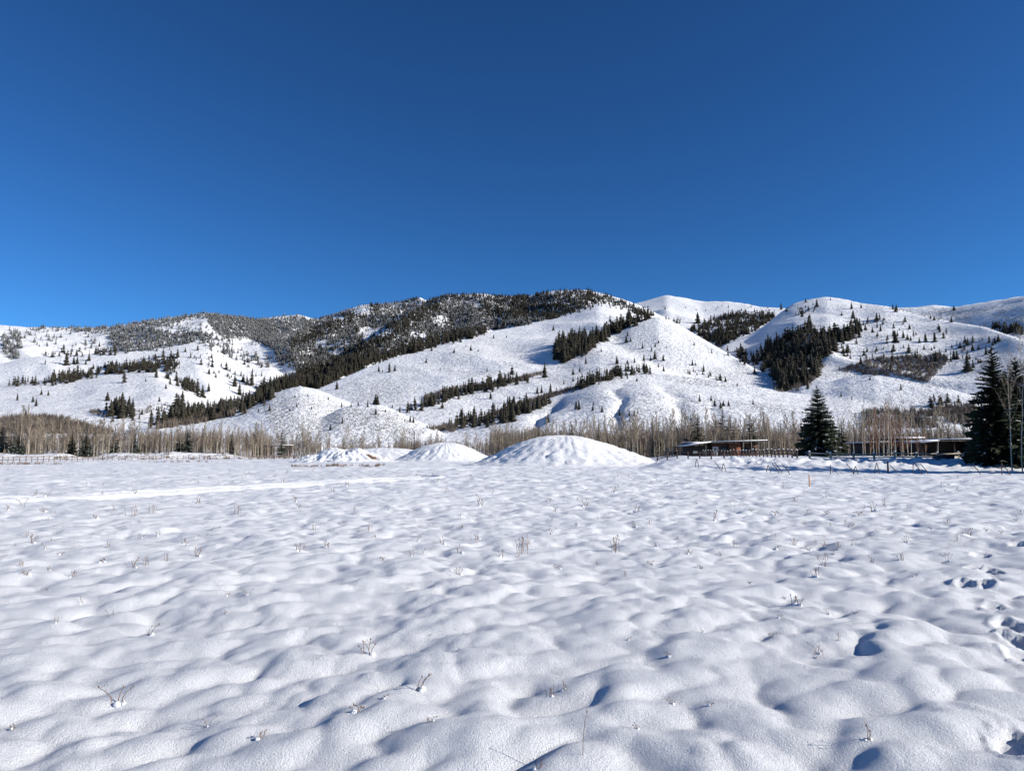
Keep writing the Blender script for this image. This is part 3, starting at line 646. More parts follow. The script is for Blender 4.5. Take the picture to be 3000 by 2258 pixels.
#        strip, polygon, number, height range, kind (d dark / f frosted), region
FOREST = [
 (1, [(150, 395), (850, 385), (1000, 365), (1200, 330), (1500, 285), (1640, 262), (1760, 275), (2000, 300), (2212, 330), (2212, 350), (1600, 310), (1450, 345), (1200, 400), (900, 430), (400, 400)], 900, (9, 15), 'f', 'left'),
 (1, [(880, 430), (1100, 400), (1300, 390), (1400, 450), (1650, 430), (1780, 480), (1600, 500), (1400, 535), (1280, 560), (1150, 580), (980, 575), (920, 540)], 800, (11, 18), 'f', 'left'),
 (1, [(1700, 290), (2000, 305), (2212, 340), (2212, 560), (2000, 475), (1830, 485), (1750, 420), (1680, 330)], 1500, (9, 15), 'f', 'left'),
 (1, [(1650, 500), (1830, 490), (1900, 600), (2212, 640), (2212, 720), (1900, 640), (1700, 560)], 90, (12, 20), 'f', 'left'),
 (2, [(0, 330), (350, 300), (480, 330), (400, 420), (250, 520), (200, 560), (330, 720), (200, 700), (150, 560), (0, 480)], 1800, (9, 15), 'f', 'main'),
 (1, [(0, 450), (150, 390), (170, 480), (140, 640), (110, 660), (40, 600)], 75, (14, 24), 'f', 'left'),
 (1, [(180, 390), (880, 380), (930, 560), (300, 600)], 60, (9, 20), 'f', 'left'),
 (1, [(1000, 340), (1500, 300), (1780, 400), (1500, 420), (1250, 400)], 60, (9, 18), 'f', 'left'),
 (1, [(330, 605), (950, 565), (950, 600), (340, 622)], 40, (11, 20), 'd', 'left'),
 (1, [(380, 820), (500, 790), (750, 752), (950, 690), (1100, 690), (1250, 700), (1300, 755), (960, 752), (800, 782), (600, 825), (420, 850)], 170, (13, 20), 'd', 'left'),
 (1, [(1100, 680), (1200, 640), (1430, 600), (1450, 700), (1420, 770), (1280, 750)], 90, (12, 20), 'd', 'left'),
 (1, [(1450, 570), (2200, 660), (2200, 900), (1900, 880), (1600, 700)], 55, (10, 18), 'd', 'left'),
 (1, [(1260, 760), (1400, 830), (1500, 850), (1660, 930), (1600, 935), (1480, 880)], 16, (13, 20), 'd', 'left'),
 (1, [(1510, 840), (1600, 840), (1610, 905), (1520, 890)], 24, (14, 22), 'd', 'left'),
 (1, [(870, 1060), (1000, 1050), (1080, 1090), (1060, 1120), (880, 1110)], 26, (11, 19), 'd', 'left'),
 (1, [(1440, 1040), (1490, 1040), (1490, 1065), (1440, 1065)], 7, (16, 22), 'd', 'left'),
 (1, [(0, 840), (350, 830), (600, 830), (250, 870), (0, 880)], 16, (10, 16), 'd', 'left'),
 (1, [(1220, 1185), (1500, 1070), (1850, 1010), (2212, 900), (2212, 960), (1900, 1090), (1600, 1160), (1250, 1205)], 420, (9, 16), 'd', 'main'),
 (2, [(0, 920), (300, 780), (550, 690), (850, 640), (1100, 590), (1300, 505), (1500, 460), (1850, 420), (1850, 440), (1600, 492), (1350, 572), (870, 742), (500, 912), (300, 890), (0, 1010)], 1700, (16, 25), 'd', 'main'),
 (2, [(230, 520), (480, 310), (600, 275), (860, 195), (1000, 190), (1330, 128), (1550, 115), (1900, 120), (2212, 140), (2212, 380), (1850, 415), (1500, 440), (1300, 480), (1000, 580), (850, 620), (550, 680), (330, 740), (250, 600)], 11500, (9, 16), 'm', 'main'),
 (3, [(0, 130), (330, 95), (600, 90), (750, 120), (900, 180), (1000, 220), (1150, 290), (1050, 310), (950, 240), (800, 205), (700, 185), (620, 222), (430, 292), (250, 352), (0, 395)], 2300, (10, 17), 'm', 'main'),
 (3, [(345, 610), (360, 540), (500, 480), (640, 480), (800, 395), (960, 330), (1100, 310), (1160, 310), (1050, 335), (960, 370), (740, 490), (600, 592), (400, 675)], 380, (16, 28), 'd', 'cone'),
 (3, [(1210, 320), (1350, 330), (1360, 360), (1230, 345)], 24, (10, 18), 'd', 'cone'),
 (3, [(1410, 420), (1500, 390), (1700, 300), (1850, 280), (2100, 280), (2190, 290), (2050, 380), (1850, 470), (1720, 530), (1700, 570), (1600, 520)], 760, (16, 26), 'd', 'right'),
 (4, [(50, 640), (100, 540), (250, 470), (400, 420), (480, 350), (540, 440), (700, 430), (850, 390), (940, 445), (700, 530), (680, 590), (560, 650), (560, 730), (430, 870), (250, 910), (150, 760)], 560, (15, 25), 'd', 'right'),
 (3, [(1730, 590), (1900, 570), (2000, 650), (2110, 760), (2080, 780), (1900, 690)], 46, (12, 20), 'd', 'right'),
 (4, [(700, 270), (1100, 290), (2000, 480), (1900, 700), (900, 640), (960, 450)], 84, (8, 15), 'd', 'right'),
 (4, [(720, 590), (800, 580), (800, 640), (720, 620)], 8, (10, 16), 'd', 'right'),
 (4, [(150, 240), (500, 190), (540, 300), (300, 310)], 16, (9, 16), 'd', 'right'),
 (4, [(1940, 400), (2000, 385), (2212, 400), (2212, 470), (2100, 448), (1990, 412)], 44, (16, 26), 'd', 'right'),
 (3, [(0, 1100), (250, 1000), (400, 960), (540, 870), (700, 800), (860, 750), (900, 775), (700, 835), (500, 905), (300, 1010), (100, 1090)], 120, (8, 14), 'd', 'cone'),
 (3, [(910, 750), (1110, 720), (1110, 760), (910, 775)], 14, (7, 13), 'd', 'cone'),
 (3, [(1420, 730), (1750, 800), (1740, 830), (1430, 770)], 20, (6, 10), 'd', 'cone'),
 (2, [(1340, 1030), (1500, 965), (1750, 880), (2000, 830), (2212, 800), (2212, 815), (1850, 892), (1500, 987), (1350, 1050)], 150, (9, 17), 'd', 'cone'),
 (2, [(1210, 1050), (1300, 1030), (1300, 1065), (1215, 1070)], 9, (9, 14), 'd', 'cone'),
 (2, [(1550, 1190), (1700, 1140), (1900, 1100), (2212, 1010), (2212, 1070), (1900, 1190), (1700, 1205)], 95, (9, 15), 'd', 'cone'),
 (3, [(1880, 200), (2100, 190), (2200, 225), (1900, 270), (1300, 240)], 16, (9, 16), 'd', 'right'),
 (4, [(1440, 1010), (1720, 1000), (1740, 1050), (1480, 1060)], 15, (7, 11), 'd', 'right'),
]
# single trees read off the photograph: (strip, x, y of the foot, height in strip pixels)
SINGLES = [(2, 1605, 590, 40), (2, 1700, 545, 28), (2, 1740, 572, 50), (2, 1800, 580, 25), (2, 1378, 672, 50), (2, 1492, 728, 20), (2, 1872, 742, 38), (2, 1925, 472, 35), (2, 2030, 468, 28),
 (2, 995, 742, 50), (2, 1080, 748, 85), (2, 1125, 738, 60), (2, 1025, 745, 28), (2, 970, 1005, 90), (2, 985, 1010, 85), (2, 970, 1088, 55), (2, 905, 1028, 55), (2, 828, 1018, 40), (2, 770, 1025, 35), (2, 693, 1030, 45), (2, 655, 885, 75), (2, 1105, 1035, 35), (2, 1165, 1072, 65),
 (2, 1250, 1150, 55), (2, 1275, 1155, 55), (2, 1205, 1150, 25), (2, 700, 1160, 50), (2, 603, 1215, 45), (2, 110, 1060, 60), (2, 20, 1068, 32), (2, 275, 1062, 30), (2, 330, 1028, 35), (2, 450, 1048, 32), (2, 585, 970, 28), (2, 315, 955, 25), (2, 420, 942, 25), (2, 1048, 1068, 25),
 (2, 1900, 962, 60), (2, 2040, 1000, 68), (2, 2085, 1000, 66), (2, 2190, 955, 50), (2, 1670, 1200, 170), (2, 1690, 1195, 120),
 (3, 335, 408, 48), (3, 926, 505, 60), (3, 938, 455, 40), (3, 962, 498, 36), (3, 1057, 555, 50), (3, 1160, 538, 34), (3, 1186, 510, 32), (3, 1130, 575, 36), (3, 1158, 640, 75), (3, 1124, 655, 50), (3, 1068, 655, 58), (3, 1225, 655, 58), (3, 992, 670, 45), (3, 936, 680, 40), (3, 850, 680, 72), (3, 598, 680, 64), (3, 722, 582, 36),
 (3, 1185, 708, 38), (3, 1228, 740, 50), (3, 1090, 748, 75), (3, 1070, 725, 70), (3, 970, 770, 90), (3, 1012, 740, 60), (3, 922, 735, 60), (3, 880, 780, 90), (3, 825, 780, 75), (3, 772, 765, 55), (3, 548, 745, 50), (3, 495, 768, 52), (3, 567, 790, 48), (3, 495, 820, 42), (3, 420, 845, 38), (3, 936, 800, 34), (3, 1012, 820, 38), (3, 1475, 530, 36), (3, 1618, 592, 38), (3, 1462, 692, 55), (3, 1552, 742, 62),
 (3, 1685, 810, 52), (3, 1730, 822, 40), (3, 1825, 858, 30), (3, 1520, 985, 62), (3, 1613, 978, 50), (3, 1642, 1020, 60), (3, 1690, 1040, 55), (3, 1712, 1020, 48), (3, 1755, 1020, 50), (3, 1953, 1008, 48), (3, 265, 790, 130), (3, 312, 915, 85), (3, 240, 915, 70), (3, 205, 920, 60), (3, 18, 1002, 70), (3, 115, 955, 50), (3, 292, 1155, 85), (3, 520, 1045, 75), (3, 543, 1050, 85), (3, 655, 1058, 50), (3, 730, 1070, 55), (3, 660, 1010, 35), (3, 872, 1098, 55), (3, 950, 1100, 50), (3, 990, 1100, 48), (3, 1020, 1075, 36), (3, 1240, 238, 28), (3, 1505, 350, 95), (3, 1420, 1160, 0),
 (1, 870, 978, 68), (1, 140, 975, 54), (1, 292, 1022, 58), (1, 266, 990, 48), (1, 207, 1105, 52), (1, 1435, 858, 62), (1, 1480, 858, 55), (1, 1690, 902, 68), (1, 1640, 950, 100), (1, 1343, 880, 40), (1, 1180, 822, 28), (1, 1940, 928, 98), (1, 1900, 862, 85), (1, 2000, 850, 75), (1, 2040, 850, 125), (1, 2140, 880, 80), (1, 1693, 762, 48), (1, 1290, 985, 40), (1, 335, 930, 40), (1, 390, 935, 40), (1, 1365, 805, 55), (1, 1265, 790, 70), (1, 1520, 1070, 60), (1, 1380, 1150, 70), (1, 912, 1148, 60), (1, 1075, 1135, 60), (1, 1128, 1128, 50), (1, 1150, 1090, 45), (1, 1310, 1065, 40), (1, 1268, 1058, 35), (1, 1220, 1200, 70), (1, 720, 655, 65), (1, 597, 680, 60), (1, 625, 680, 55), (1, 537, 690, 95), (1, 695, 685, 40), (1, 620, 615, 50), (1, 775, 600, 62), (1, 805, 540, 40),
 (4, 535, 218, 65), (4, 645, 162, 22), (4, 815, 235, 58), (4, 893, 228, 36), (4, 830, 300, 60), (4, 1150, 240, 46), (4, 1180, 242, 44), (4, 1645, 245, 36), (4, 1625, 342, 48), (4, 1485, 325, 38), (4, 1455, 315, 34), (4, 1170, 505, 95), (4, 1235, 470, 60), (4, 1285, 398, 42), (4, 1415, 498, 65), (4, 1490, 500, 78), (4, 1530, 422, 52), (4, 1795, 572, 55), (4, 1905, 605, 65), (4, 1645, 640, 70), (4, 1670, 642, 72), (4, 1755, 740, 135), (4, 1800, 710, 60), (4, 1840, 672, 36), (4, 1930, 508, 50), (4, 2005, 498, 55), (4, 890, 678, 58), (4, 1145, 660, 60), (4, 1135, 728, 60), (4, 1500, 660, 80), (4, 1485, 715, 50), (4, 1620, 662, 48), (4, 965, 810, 28), (4, 1215, 890, 50), (4, 1480, 950, 30), (4, 818, 968, 30), (4, 460, 880, 60), (4, 730, 945, 40), (4, 415, 300, 75), (4, 445, 182, 36), (4, 245, 240, 60), (4, 1050, 415, 55), (4, 985, 425, 45), (4, 1365, 510, 46), (4, 1295, 492, 40)]
CLEAR = [(860, 245, 95, 45), (630, 268, 40, 10), (680, 318, 48, 22), (900, 440, 70, 60), (560, 530, 95, 42), (700, 525, 60, 26), (1020, 430, 85, 42), (1320, 450, 70, 30), (1500, 330, 60, 45), (640, 590, 60, 25), (400, 600, 70, 20), (1350, 160, 30, 22), (1790, 205, 35, 25)]
T_pts, T_h, T_kind, T_reg, T_iso, T_src = [], [], [], [], [], []
for st, P, n, (h0, h1), kd, reg in FOREST:
    q = inpoly(zm(st, P), n)
    q = q + RNG.normal(0, 1, q.shape) * np.where(RNG.random((len(q), 1)) < .16, 11.0, 3.2)
    hit = hit_hills(q[:, 0], q[:, 1])
    dq = np.hypot(hit[:, 0], hit[:, 1]); hit[dq < .78 * np.nanmedian(dq)] = np.nan
    sx_ = (q[:, 0] - 750) / .36166; sy_ = (q[:, 1] - 820) / .36166
    for i in range(len(q)):
        if np.isnan(hit[i, 0]): continue
        k = kd
        if kd == 'm':
            x, y = sx_[i], sy_[i]
            if any(((x - cx) / rx) ** 2 + ((y - cy) / ry) ** 2 < 1 for cx, cy, rx, ry in CLEAR) and random.random() < .80: continue
            d1 = abs((x - 1480) * 470 + (y - 190) * 760) / 893 if 700 < x < 1500 else 999
            d2 = abs((x - 980) * 310 + (y - 210) * 680) / 747 if 280 < x < 990 else 999
            dark = d1 < 55 or d2 < 45 or (x > 1850 and y < 300 + 0.05 * (x - 1850)) or (x > 1100 and y < 175)
            k = 'd' if random.random() < (0.88 if dark else 0.32) else 'f'
            if not dark and random.random() < .12: continue
        T_pts.append(hit[i]); T_h.append(random.uniform(h0, h1) * (.35 + .75 * random.random() ** .6)); T_kind.append(k); T_reg.append(reg); T_iso.append(0); T_src.append((0, 0, 0))
for st, x, y, hp in SINGLES:
    if hp <= 0: continue
    (u, v), = zm(st, [(x, y)])
    p = hit_hills(np.array([u]), np.array([v]))[0]
    if np.isnan(p[0]):
        p = hit_hills(np.array([u]), np.array([v + 5]))[0]
        if np.isnan(p[0]): continue
    d = math.hypot(p[0], p[1])
    T_pts.append(p); T_h.append(hp * .36166 / FPX * d); T_kind.append('d'); T_iso.append(1); T_src.append((st, x, y))
    T_reg.append('main' if (st == 2 and x < 900 and y < 900) else 'cone' if st == 3 or st == 2 else 'left' if st == 1 else 'right')
T_pts = np.array(T_pts); T_h = np.array(T_h); T_kind = np.array(T_kind); T_reg = np.array(T_reg); T_iso = np.array(T_iso)
T_d = np.hypot(T_pts[:, 0], T_pts[:, 1])
app = T_h / T_d + (T_iso > 0) * 0.02
order = np.argsort(-app)
big = order[:300]; small = order[300:]
HC = [conifer_arrays(1.0, rr_, 11, 7, 100 + i) for i, rr_ in enumerate((.23, .27, .30, .25, .33, .28))]
LC = [conifer_arrays(1.0, rr_, 6, 5, 200 + i, seg=1) for i, rr_ in enumerate((.24, .28, .31, .26, .30, .27))]
VLC = [conifer_arrays(1.0, rr_, 4, 4, 240 + i, seg=1) for i, rr_ in enumerate((.24, .28, .32, .26, .30, .27))]
def conifer_label(st, x, y, iso, reg):
    """which stand of the hillside a tree belongs to"""
    if iso:
        if st == 1:
            return 'lone conifer low on the snowy hill above the left aspens' if y > 915 else 'lone conifer on the slope between the front left hill and the main forest' if x > 1200 else 'lone conifer high on the left snowy hillside'
        if st == 2:
            if x < 900 and y > 900: return 'small bushy conifer on the low knoll behind the open shelter'
            if x < 1300 and y > 900: return 'lone conifer on the saddle right of the low knoll'
            if y < 800: return 'lone conifer on the broad bare slope below the main forest'
            return 'lone conifer on the low spur left of the cone-shaped hill'
        if st == 3:
            if y > 960: return 'small conifer on the gullied foot slope of the cone-shaped hill'
            if x > 1400: return 'lone conifer on the right face of the cone-shaped hill'
            if x > 900: return 'conifer on the central rib of the cone-shaped hill'
            return 'lone conifer on the left face of the cone-shaped hill'
        if y > 760: return 'small conifer on the lowest right foothill'
        if y < 330: return 'conifer near the skyline of the rounded right hill'
        return 'conifer in the middle of the rounded right hill' if x < 1600 else 'conifer low on the right side of the rounded right hill'
    return {'left': 'conifer in a dense stand on the left snowy hillside', 'main': 'dark conifer in the forest band below the highest ridge', 'cone': 'conifer in the dark grove behind the crest of the cone-shaped hill', 'right': 'conifer in the dark forest in the valley left of the rounded right hill'}[reg]
hc_me = [new_mesh('crown', v, t, M['far_needles']) for v, t in HC]
hf_me = [new_mesh('crown', v, t, M['frosted']) for v, t in HC]
tb = MB(); tb.tube([(0, 0, -.06), (0, 0, .5), (0, 0, .95)], [.022, .014, .004], 5); tb_me = tb.mesh('trunk', M['trunk'])
for i in big:
    p = T_pts[i]; h = T_h[i]; k = random.randrange(6)
    lab = conifer_label(*T_src[i], T_iso[i], T_reg[i]); grp = lab.replace('conifer', 'conifers', 1)
    e = link('conifer_tree', None, loc=(p[0], p[1], p[2] - .02 * h), rz=random.uniform(0, 6.28), scale=(h * random.uniform(.85, 1.2),) * 2 + (h,))
    tag(e, lab, 'conifer', grp)
    link('crown', (hf_me if T_kind[i] == 'f' else hc_me)[k], e)
    link('trunk', tb_me, e)
for kd, nm, mt, lb in (('d', 'conifer_forest', 'far_needles', 'dark conifer forest covering the far hillsides'), ('f', 'frosted_forest', 'frosted', 'snow-dusted grey conifer forest on the upper ridges')):
    ix = small[T_kind[small] == kd]
    hts = T_h[ix]; w = hts * RNG.uniform(.75, 1.4, len(ix))
    tag(link(nm, forest_mesh(nm, T_pts[ix], hts, w, LC, M[mt], VLC, 1900)), lb, 'forest', kind='stuff')

# ---------------------------------------------------------------- leafless thickets and sage on the slopes
def twig_clump(seed, n=14):
    rn = random.Random(seed); V = []; T = []
    for _ in range(n):
        a = rn.uniform(0, 6.28); r = rn.uniform(0, .28); lx, ly = rn.uniform(-.16, .16), rn.uniform(-.16, .16); h = rn.uniform(.55, 1.0); w = rn.uniform(.018, .04); b = rn.uniform(0, 3.14)
        x, y = r * math.cos(a), r * math.sin(a); m = len(V)
        V += [(x - w * math.cos(b), y - w * math.sin(b), 0), (x + w * math.cos(b), y + w * math.sin(b), 0), (x + lx, y + ly, h), (x + w * math.sin(b), y - w * math.cos(b), .1)]
        T += [(m, m + 1, m + 2), (m + 1, m + 3, m + 2)]
    return np.array(V, np.float32), np.array(T, np.int32)
TC = [twig_clump(300 + i) for i in range(6)]
BRUSH = [(4, [(700, 735), (950, 650), (1300, 610), (1580, 605), (1600, 660), (1430, 830), (1200, 785), (950, 772)], 750, (5, 9)),
 (4, [(420, 860), (480, 760), (590, 690), (560, 760), (470, 860)], 90, (5, 9)), (4, [(180, 840), (400, 800), (400, 900), (200, 910)], 110, (4, 8)),
 (1, [(1430, 1130), (1600, 1080), (1900, 1060), (1900, 1100), (1600, 1165), (1250, 1215)], 320, (5, 8)),
 (2, [(1330, 960), (1500, 900), (1700, 850), (1700, 890), (1400, 990)], 160, (4, 8)), (2, [(1700, 870), (2212, 790), (2212, 810), (1850, 890)], 160, (4, 7)),
 (3, [(0, 800), (270, 740), (270, 760), (0, 830)], 100, (4, 7)), (3, [(0, 1020), (250, 940), (540, 860), (840, 770), (840, 790), (500, 890), (250, 980), (0, 1060)], 420, (3, 6)),
 (2, [(1380, 1200), (1550, 1170), (1650, 1200), (1600, 1230), (1430, 1220)], 90, (3, 6)), (2, [(1900, 1080), (2212, 990), (2212, 1010), (1900, 1120)], 120, (3, 6)),
 (1, [(720, 1070), (800, 1050), (870, 1110), (760, 1090)], 30, (3, 5)), (1, [(1080, 1060), (1350, 990), (1400, 1030), (1150, 1090)], 60, (2, 4)),
 (1, [(0, 1125), (300, 1105), (560, 1125), (700, 1180), (950, 1250), (0, 1250)], 800, (4, 7)), (4, [(1420, 1060), (1800, 1000), (1850, 1100), (1500, 1110)], 200, (4, 7)), (4, [(1560, 1090), (1840, 1030), (1840, 1180), (1600, 1160)], 200, (4, 7)),
 (4, [(900, 1060), (1500, 1060), (1500, 1200), (900, 1200)], 260, (4, 7))]
bp, bh = [], []
for st, P, n, (h0, h1) in BRUSH:
    q = inpoly(zm(st, P), n); hit = hit_hills(q[:, 0], q[:, 1]); ok = ~np.isnan(hit[:, 0])
    bp.append(hit[ok]); bh.append(RNG.uniform(h0, h1, ok.sum()))
bp = np.concatenate(bp); bh = np.concatenate(bh)
tag(link('leafless_thicket', forest_mesh('leafless_thicket', bp, bh, bh * RNG.uniform(.8, 1.3, len(bh)), TC, M['brush'])), 'brown leafless thickets in the gullies of the hills', 'thicket', kind='stuff')
def sage_blob(seed):
    rn = random.Random(seed); V = [(0, 0, rn.uniform(.7, 1))]; n = 5
    for k in range(n):
        a = 6.283 * k / n; r = rn.uniform(.5, .9); V.append((r * math.cos(a), r * math.sin(a), rn.uniform(-.1, .35)))
    return np.array(V, np.float32), np.array([(0, 1 + k, 1 + (k + 1) % n) for k in range(n)], np.int32)
SB = [sage_blob(400 + i) for i in range(6)]
SAGE = [(2, [(500, 950), (900, 760), (1300, 640), (1800, 480), (2212, 400), (2212, 760), (1700, 800), (1300, 900), (1200, 1000), (900, 1000)], 7500, (.4, .75)),
 (2, [(50, 1010), (350, 895), (600, 960), (800, 1040), (1100, 1060), (1400, 1220), (1200, 1330), (200, 1330), (100, 1180)], 9000, (.28, .5)),
 (3, [(0, 850), (600, 600), (1000, 360), (1200, 320), (1500, 480), (2080, 800), (2040, 900), (1500, 850), (1000, 780), (400, 900)], 9500, (.4, .8)),
 (3, [(100, 1050), (850, 790), (1400, 830), (2212, 930), (2212, 1250), (1600, 1250), (900, 1260), (100, 1250)], 8000, (.28, .55)),
 (4, [(600, 170), (1300, 290), (2212, 510), (2000, 900), (1500, 880), (1000, 780), (600, 800), (900, 450)], 8000, (.4, .8)),
 (4, [(0, 920), (500, 970), (900, 800), (1400, 870), (1800, 970), (1500, 1100), (0, 1080)], 3200, (.25, .5)),
 (1, [(0, 880), (600, 830), (1200, 750), (1900, 960), (1500, 1100), (800, 1150), (0, 1110)], 1500, (.35, .7)),
 (1, [(0, 700), (900, 600), (1600, 500), (2000, 700), (1200, 740), (600, 820), (0, 830)], 400, (.5, .9)),
 (4, [(1100, 225), (1500, 225), (1900, 200), (2212, 150), (2212, 480), (1900, 380), (1500, 320)], 3500, (.9, 1.7))]
bp, bh = [], []
for st, P, n, (h0, h1) in SAGE:
    q = inpoly(zm(st, P), n); hit = hit_hills(q[:, 0], q[:, 1]); ok = ~np.isnan(hit[:, 0])
    ok &= perlin(np.nan_to_num(hit[:, 0]) / 70, np.nan_to_num(hit[:, 1]) / 70, 91) + RNG.normal(0, .3, len(q)) > -.12
    bp.append(hit[ok] + np.array([0, 0, .4])); bh.append(RNG.uniform(h0, h1, ok.sum()))
bp = np.concatenate(bp); bh = np.concatenate(bh)
tag(link('sagebrush', forest_mesh('sagebrush', bp, bh, bh * RNG.uniform(.9, 1.5, len(bh)), SB, M['sage'])), 'sparse sagebrush poking through the snow on the slopes', 'sagebrush', kind='stuff')

# ---------------------------------------------------------------- aspen belt on the valley floor
ASP = [aspen_set(500 + i, nbr=40, twigs=18, first=random.uniform(.22, .42), tw=.026, spread=random.uniform(.42, .66), lean=random.uniform(.02, .08), rtr=random.uniform(.07, .115)) for i in range(8)]
ASPR = [aspen_set(530 + i, 'red_twigs', nbr=34, twigs=16, first=.12, tw=.026, spread=.5, lean=.03) for i in range(3)]
THIN = [aspen_set(580 + i, nbr=20, twigs=9, first=random.uniform(.25, .4), tw=.011, spread=random.uniform(.4, .6), lean=random.uniform(.06, .14), rtr=random.uniform(.06, .085)) for i in range(6)]
BUSHY = [aspen_set(560 + i, nbr=44, twigs=16, first=.16, tw=.026, spread=.75, lean=.05, rtr=.11) for i in range(4)]
BELT = [  # u0, u1, nearest, farthest, top line v (u, v pairs), number, area
 (-40, 420, 286, 305, 1236, 38, 'left'), (420, 770, 286, 305, 1244, 36, 'left'), (770, 960, 335, 360, 1258, 12, 'centre'),
 (960, 1440, 330, 380, 1274, 24, 'centre'), (1440, 1620, 250, 360, 1250, 14, 'centre'),
 (1600, 2000, 190, 300, 1224, 38, 'mid'), (2000, 2260, 190, 270, 1216, 24, 'cabin'), (2240, 2380, 180, 260, 1216, 10, 'cabin'), (2440, 2560, 180, 260, 1216, 9, 'house'), (2560, 2900, 185, 260, 1212, 17, 'house')]
ALAB = {'left': ('bare pale aspen in the grove behind the left rail fence', 'aspens behind the left fence'),
        'centre': ('bare grey-brown tree in the thicket behind the small mounds', 'bare trees behind the mounds'),
        'mid': ('bare aspen in the dense grove behind the largest mound', 'aspens behind the largest mound'),
        'cabin': ('bare aspen in the row behind the flat-roofed cabin', 'aspens behind the cabin'),
        'house': ('bare aspen behind the two low dark houses at the right', 'aspens behind the right houses')}
def put_aspen(u, Y, top, sets, lab, grp, ws=1.0, ry=None):
    x, y, z = at_depth(u, Y); d = math.hypot(x, y)
    a, t = px_dir(u, top); ztop = EYE + float(t) * d
    h = max(ztop - z, 2.0)
    e = place_parts('aspen_tree', random.choice(sets), (x, y, z), random.uniform(0, 6.28) if ry is None else ry, (h / 10 * ws, h / 10 * ws, h / 10), lab, 'tree', grp)
    return e
for u0, u1, n0_, n1_, top, num, ar in BELT:
    for k in range(num):
        u = u0 + (u1 - u0) * (k + random.random()) / num
        lab, grp = ALAB[ar]
        where = {'left': [(130, ' near the leftmost spruces'), (290, ' around the broad spruce'), (470, ' left of the utility pole'), (600, ' around the pair of spruces'), (9999, ' left of the open shelter')],
                 'centre': [(960, ' near the shelter'), (1215, ' left of the pole'), (1440, ' right of the pole'), (9999, ' toward the largest mound')],
                 'mid': [(1720, ' above its crest'), (1850, ' above its right flank'), (9999, ' beyond its right foot')], 'cabin': [(2120, ', left half'), (2240, ', right half'), (9999, ', past its right end')], 'house': [(2560, ', left end'), (9999, ', above their roofs')]}[ar]
        w_ = next(t_ for lim, t_ in where if u < lim); lab += w_; grp += w_
        Y = random.uniform(n0_, n1_) * math.cos(px_dir(u, 1325)[0])
        put_aspen(u, Y, top + random.gauss(6, 13), BUSHY if (ar == 'centre' and random.random() < .6) else ASP, lab, grp, random.uniform(.8, 1.15))
# taller aspens that stand out of the belt
for u, top in [(83, 1188), (57, 1190), (118, 1225), (285, 1225), (300, 1218), (318, 1226), (352, 1218), (387, 1240), (275, 1235), (599, 1248), (648, 1252), (687, 1250), (736, 1262)]:
    put_aspen(u, 284 * math.cos(px_dir(u, 1325)[0]), top, ASP, 'tall pale-trunked aspen at the front of the grove behind the left fence', 'tall front aspens behind the left fence', .8)
for u, top in [(885, 1245), (900, 1252), (1017, 1250), (1040, 1270), (1065, 1265), (1180, 1258), (1110, 1272)]:
    put_aspen(u, 330, top, BUSHY, 'bushy bare tree standing behind the churned snow heap', 'bushy trees behind the heap', .9)
for u, top in [(1970, 1200), (1958, 1222), (2085, 1235), (2157, 1232), (1860, 1225), (1805, 1238), (2240, 1210), (2252, 1215)]:
    put_aspen(u, 190, top, ASP, 'tall bare aspen rising above the grove near the flat-roofed cabin', 'tall aspens near the cabin', .85)
for u, top, Y in [(2502, 1178, 128), (2528, 1172, 126), (2535, 1190, 131), (2590, 1168, 128), (2604, 1150, 125), (2612, 1160, 130), (2625, 1172, 126), (2560, 1170, 140), (2660, 1160, 128), (2670, 1180, 131), (2645, 1190, 135), (2575, 1200, 122), (2748, 1172, 118), (2452, 1290, 118)]:
    put_aspen(u, Y, top, THIN, 'slender pale aspen in the clump in front of the low dark houses', 'aspens in front of the right houses', .8)
for u, top in [(2568, 1195), (2600, 1180), (2622, 1195), (2550, 1215), (2640, 1210), (2588, 1205), (2612, 1188), (2660, 1225), (2690, 1240), (2530, 1235), (2712, 1250), (2575, 1230), (2648, 1245)]:
    put_aspen(u, 150, top, ASPR, 'reddish-brown twiggy tree among the pale aspens before the houses', 'reddish trees before the houses', .75)
for u, top, Y in [(2962, 1000, 68), (2992, 985, 66), (3030, 960, 67)]:
    put_aspen(u, Y, top, THIN, 'bare pale aspen leaning in front of the tallest spruce at the right edge', 'aspens before the tallest spruce', .8)
for u, top in [(2178, 1238), (2203, 1232), (2222, 1226), (2241, 1212), (2254, 1216), (2068, 1245)]:
    put_aspen(u, 160, top, THIN, 'slender bare aspen standing right in front of the flat-roofed cabin', 'aspens in front of the cabin', .8)
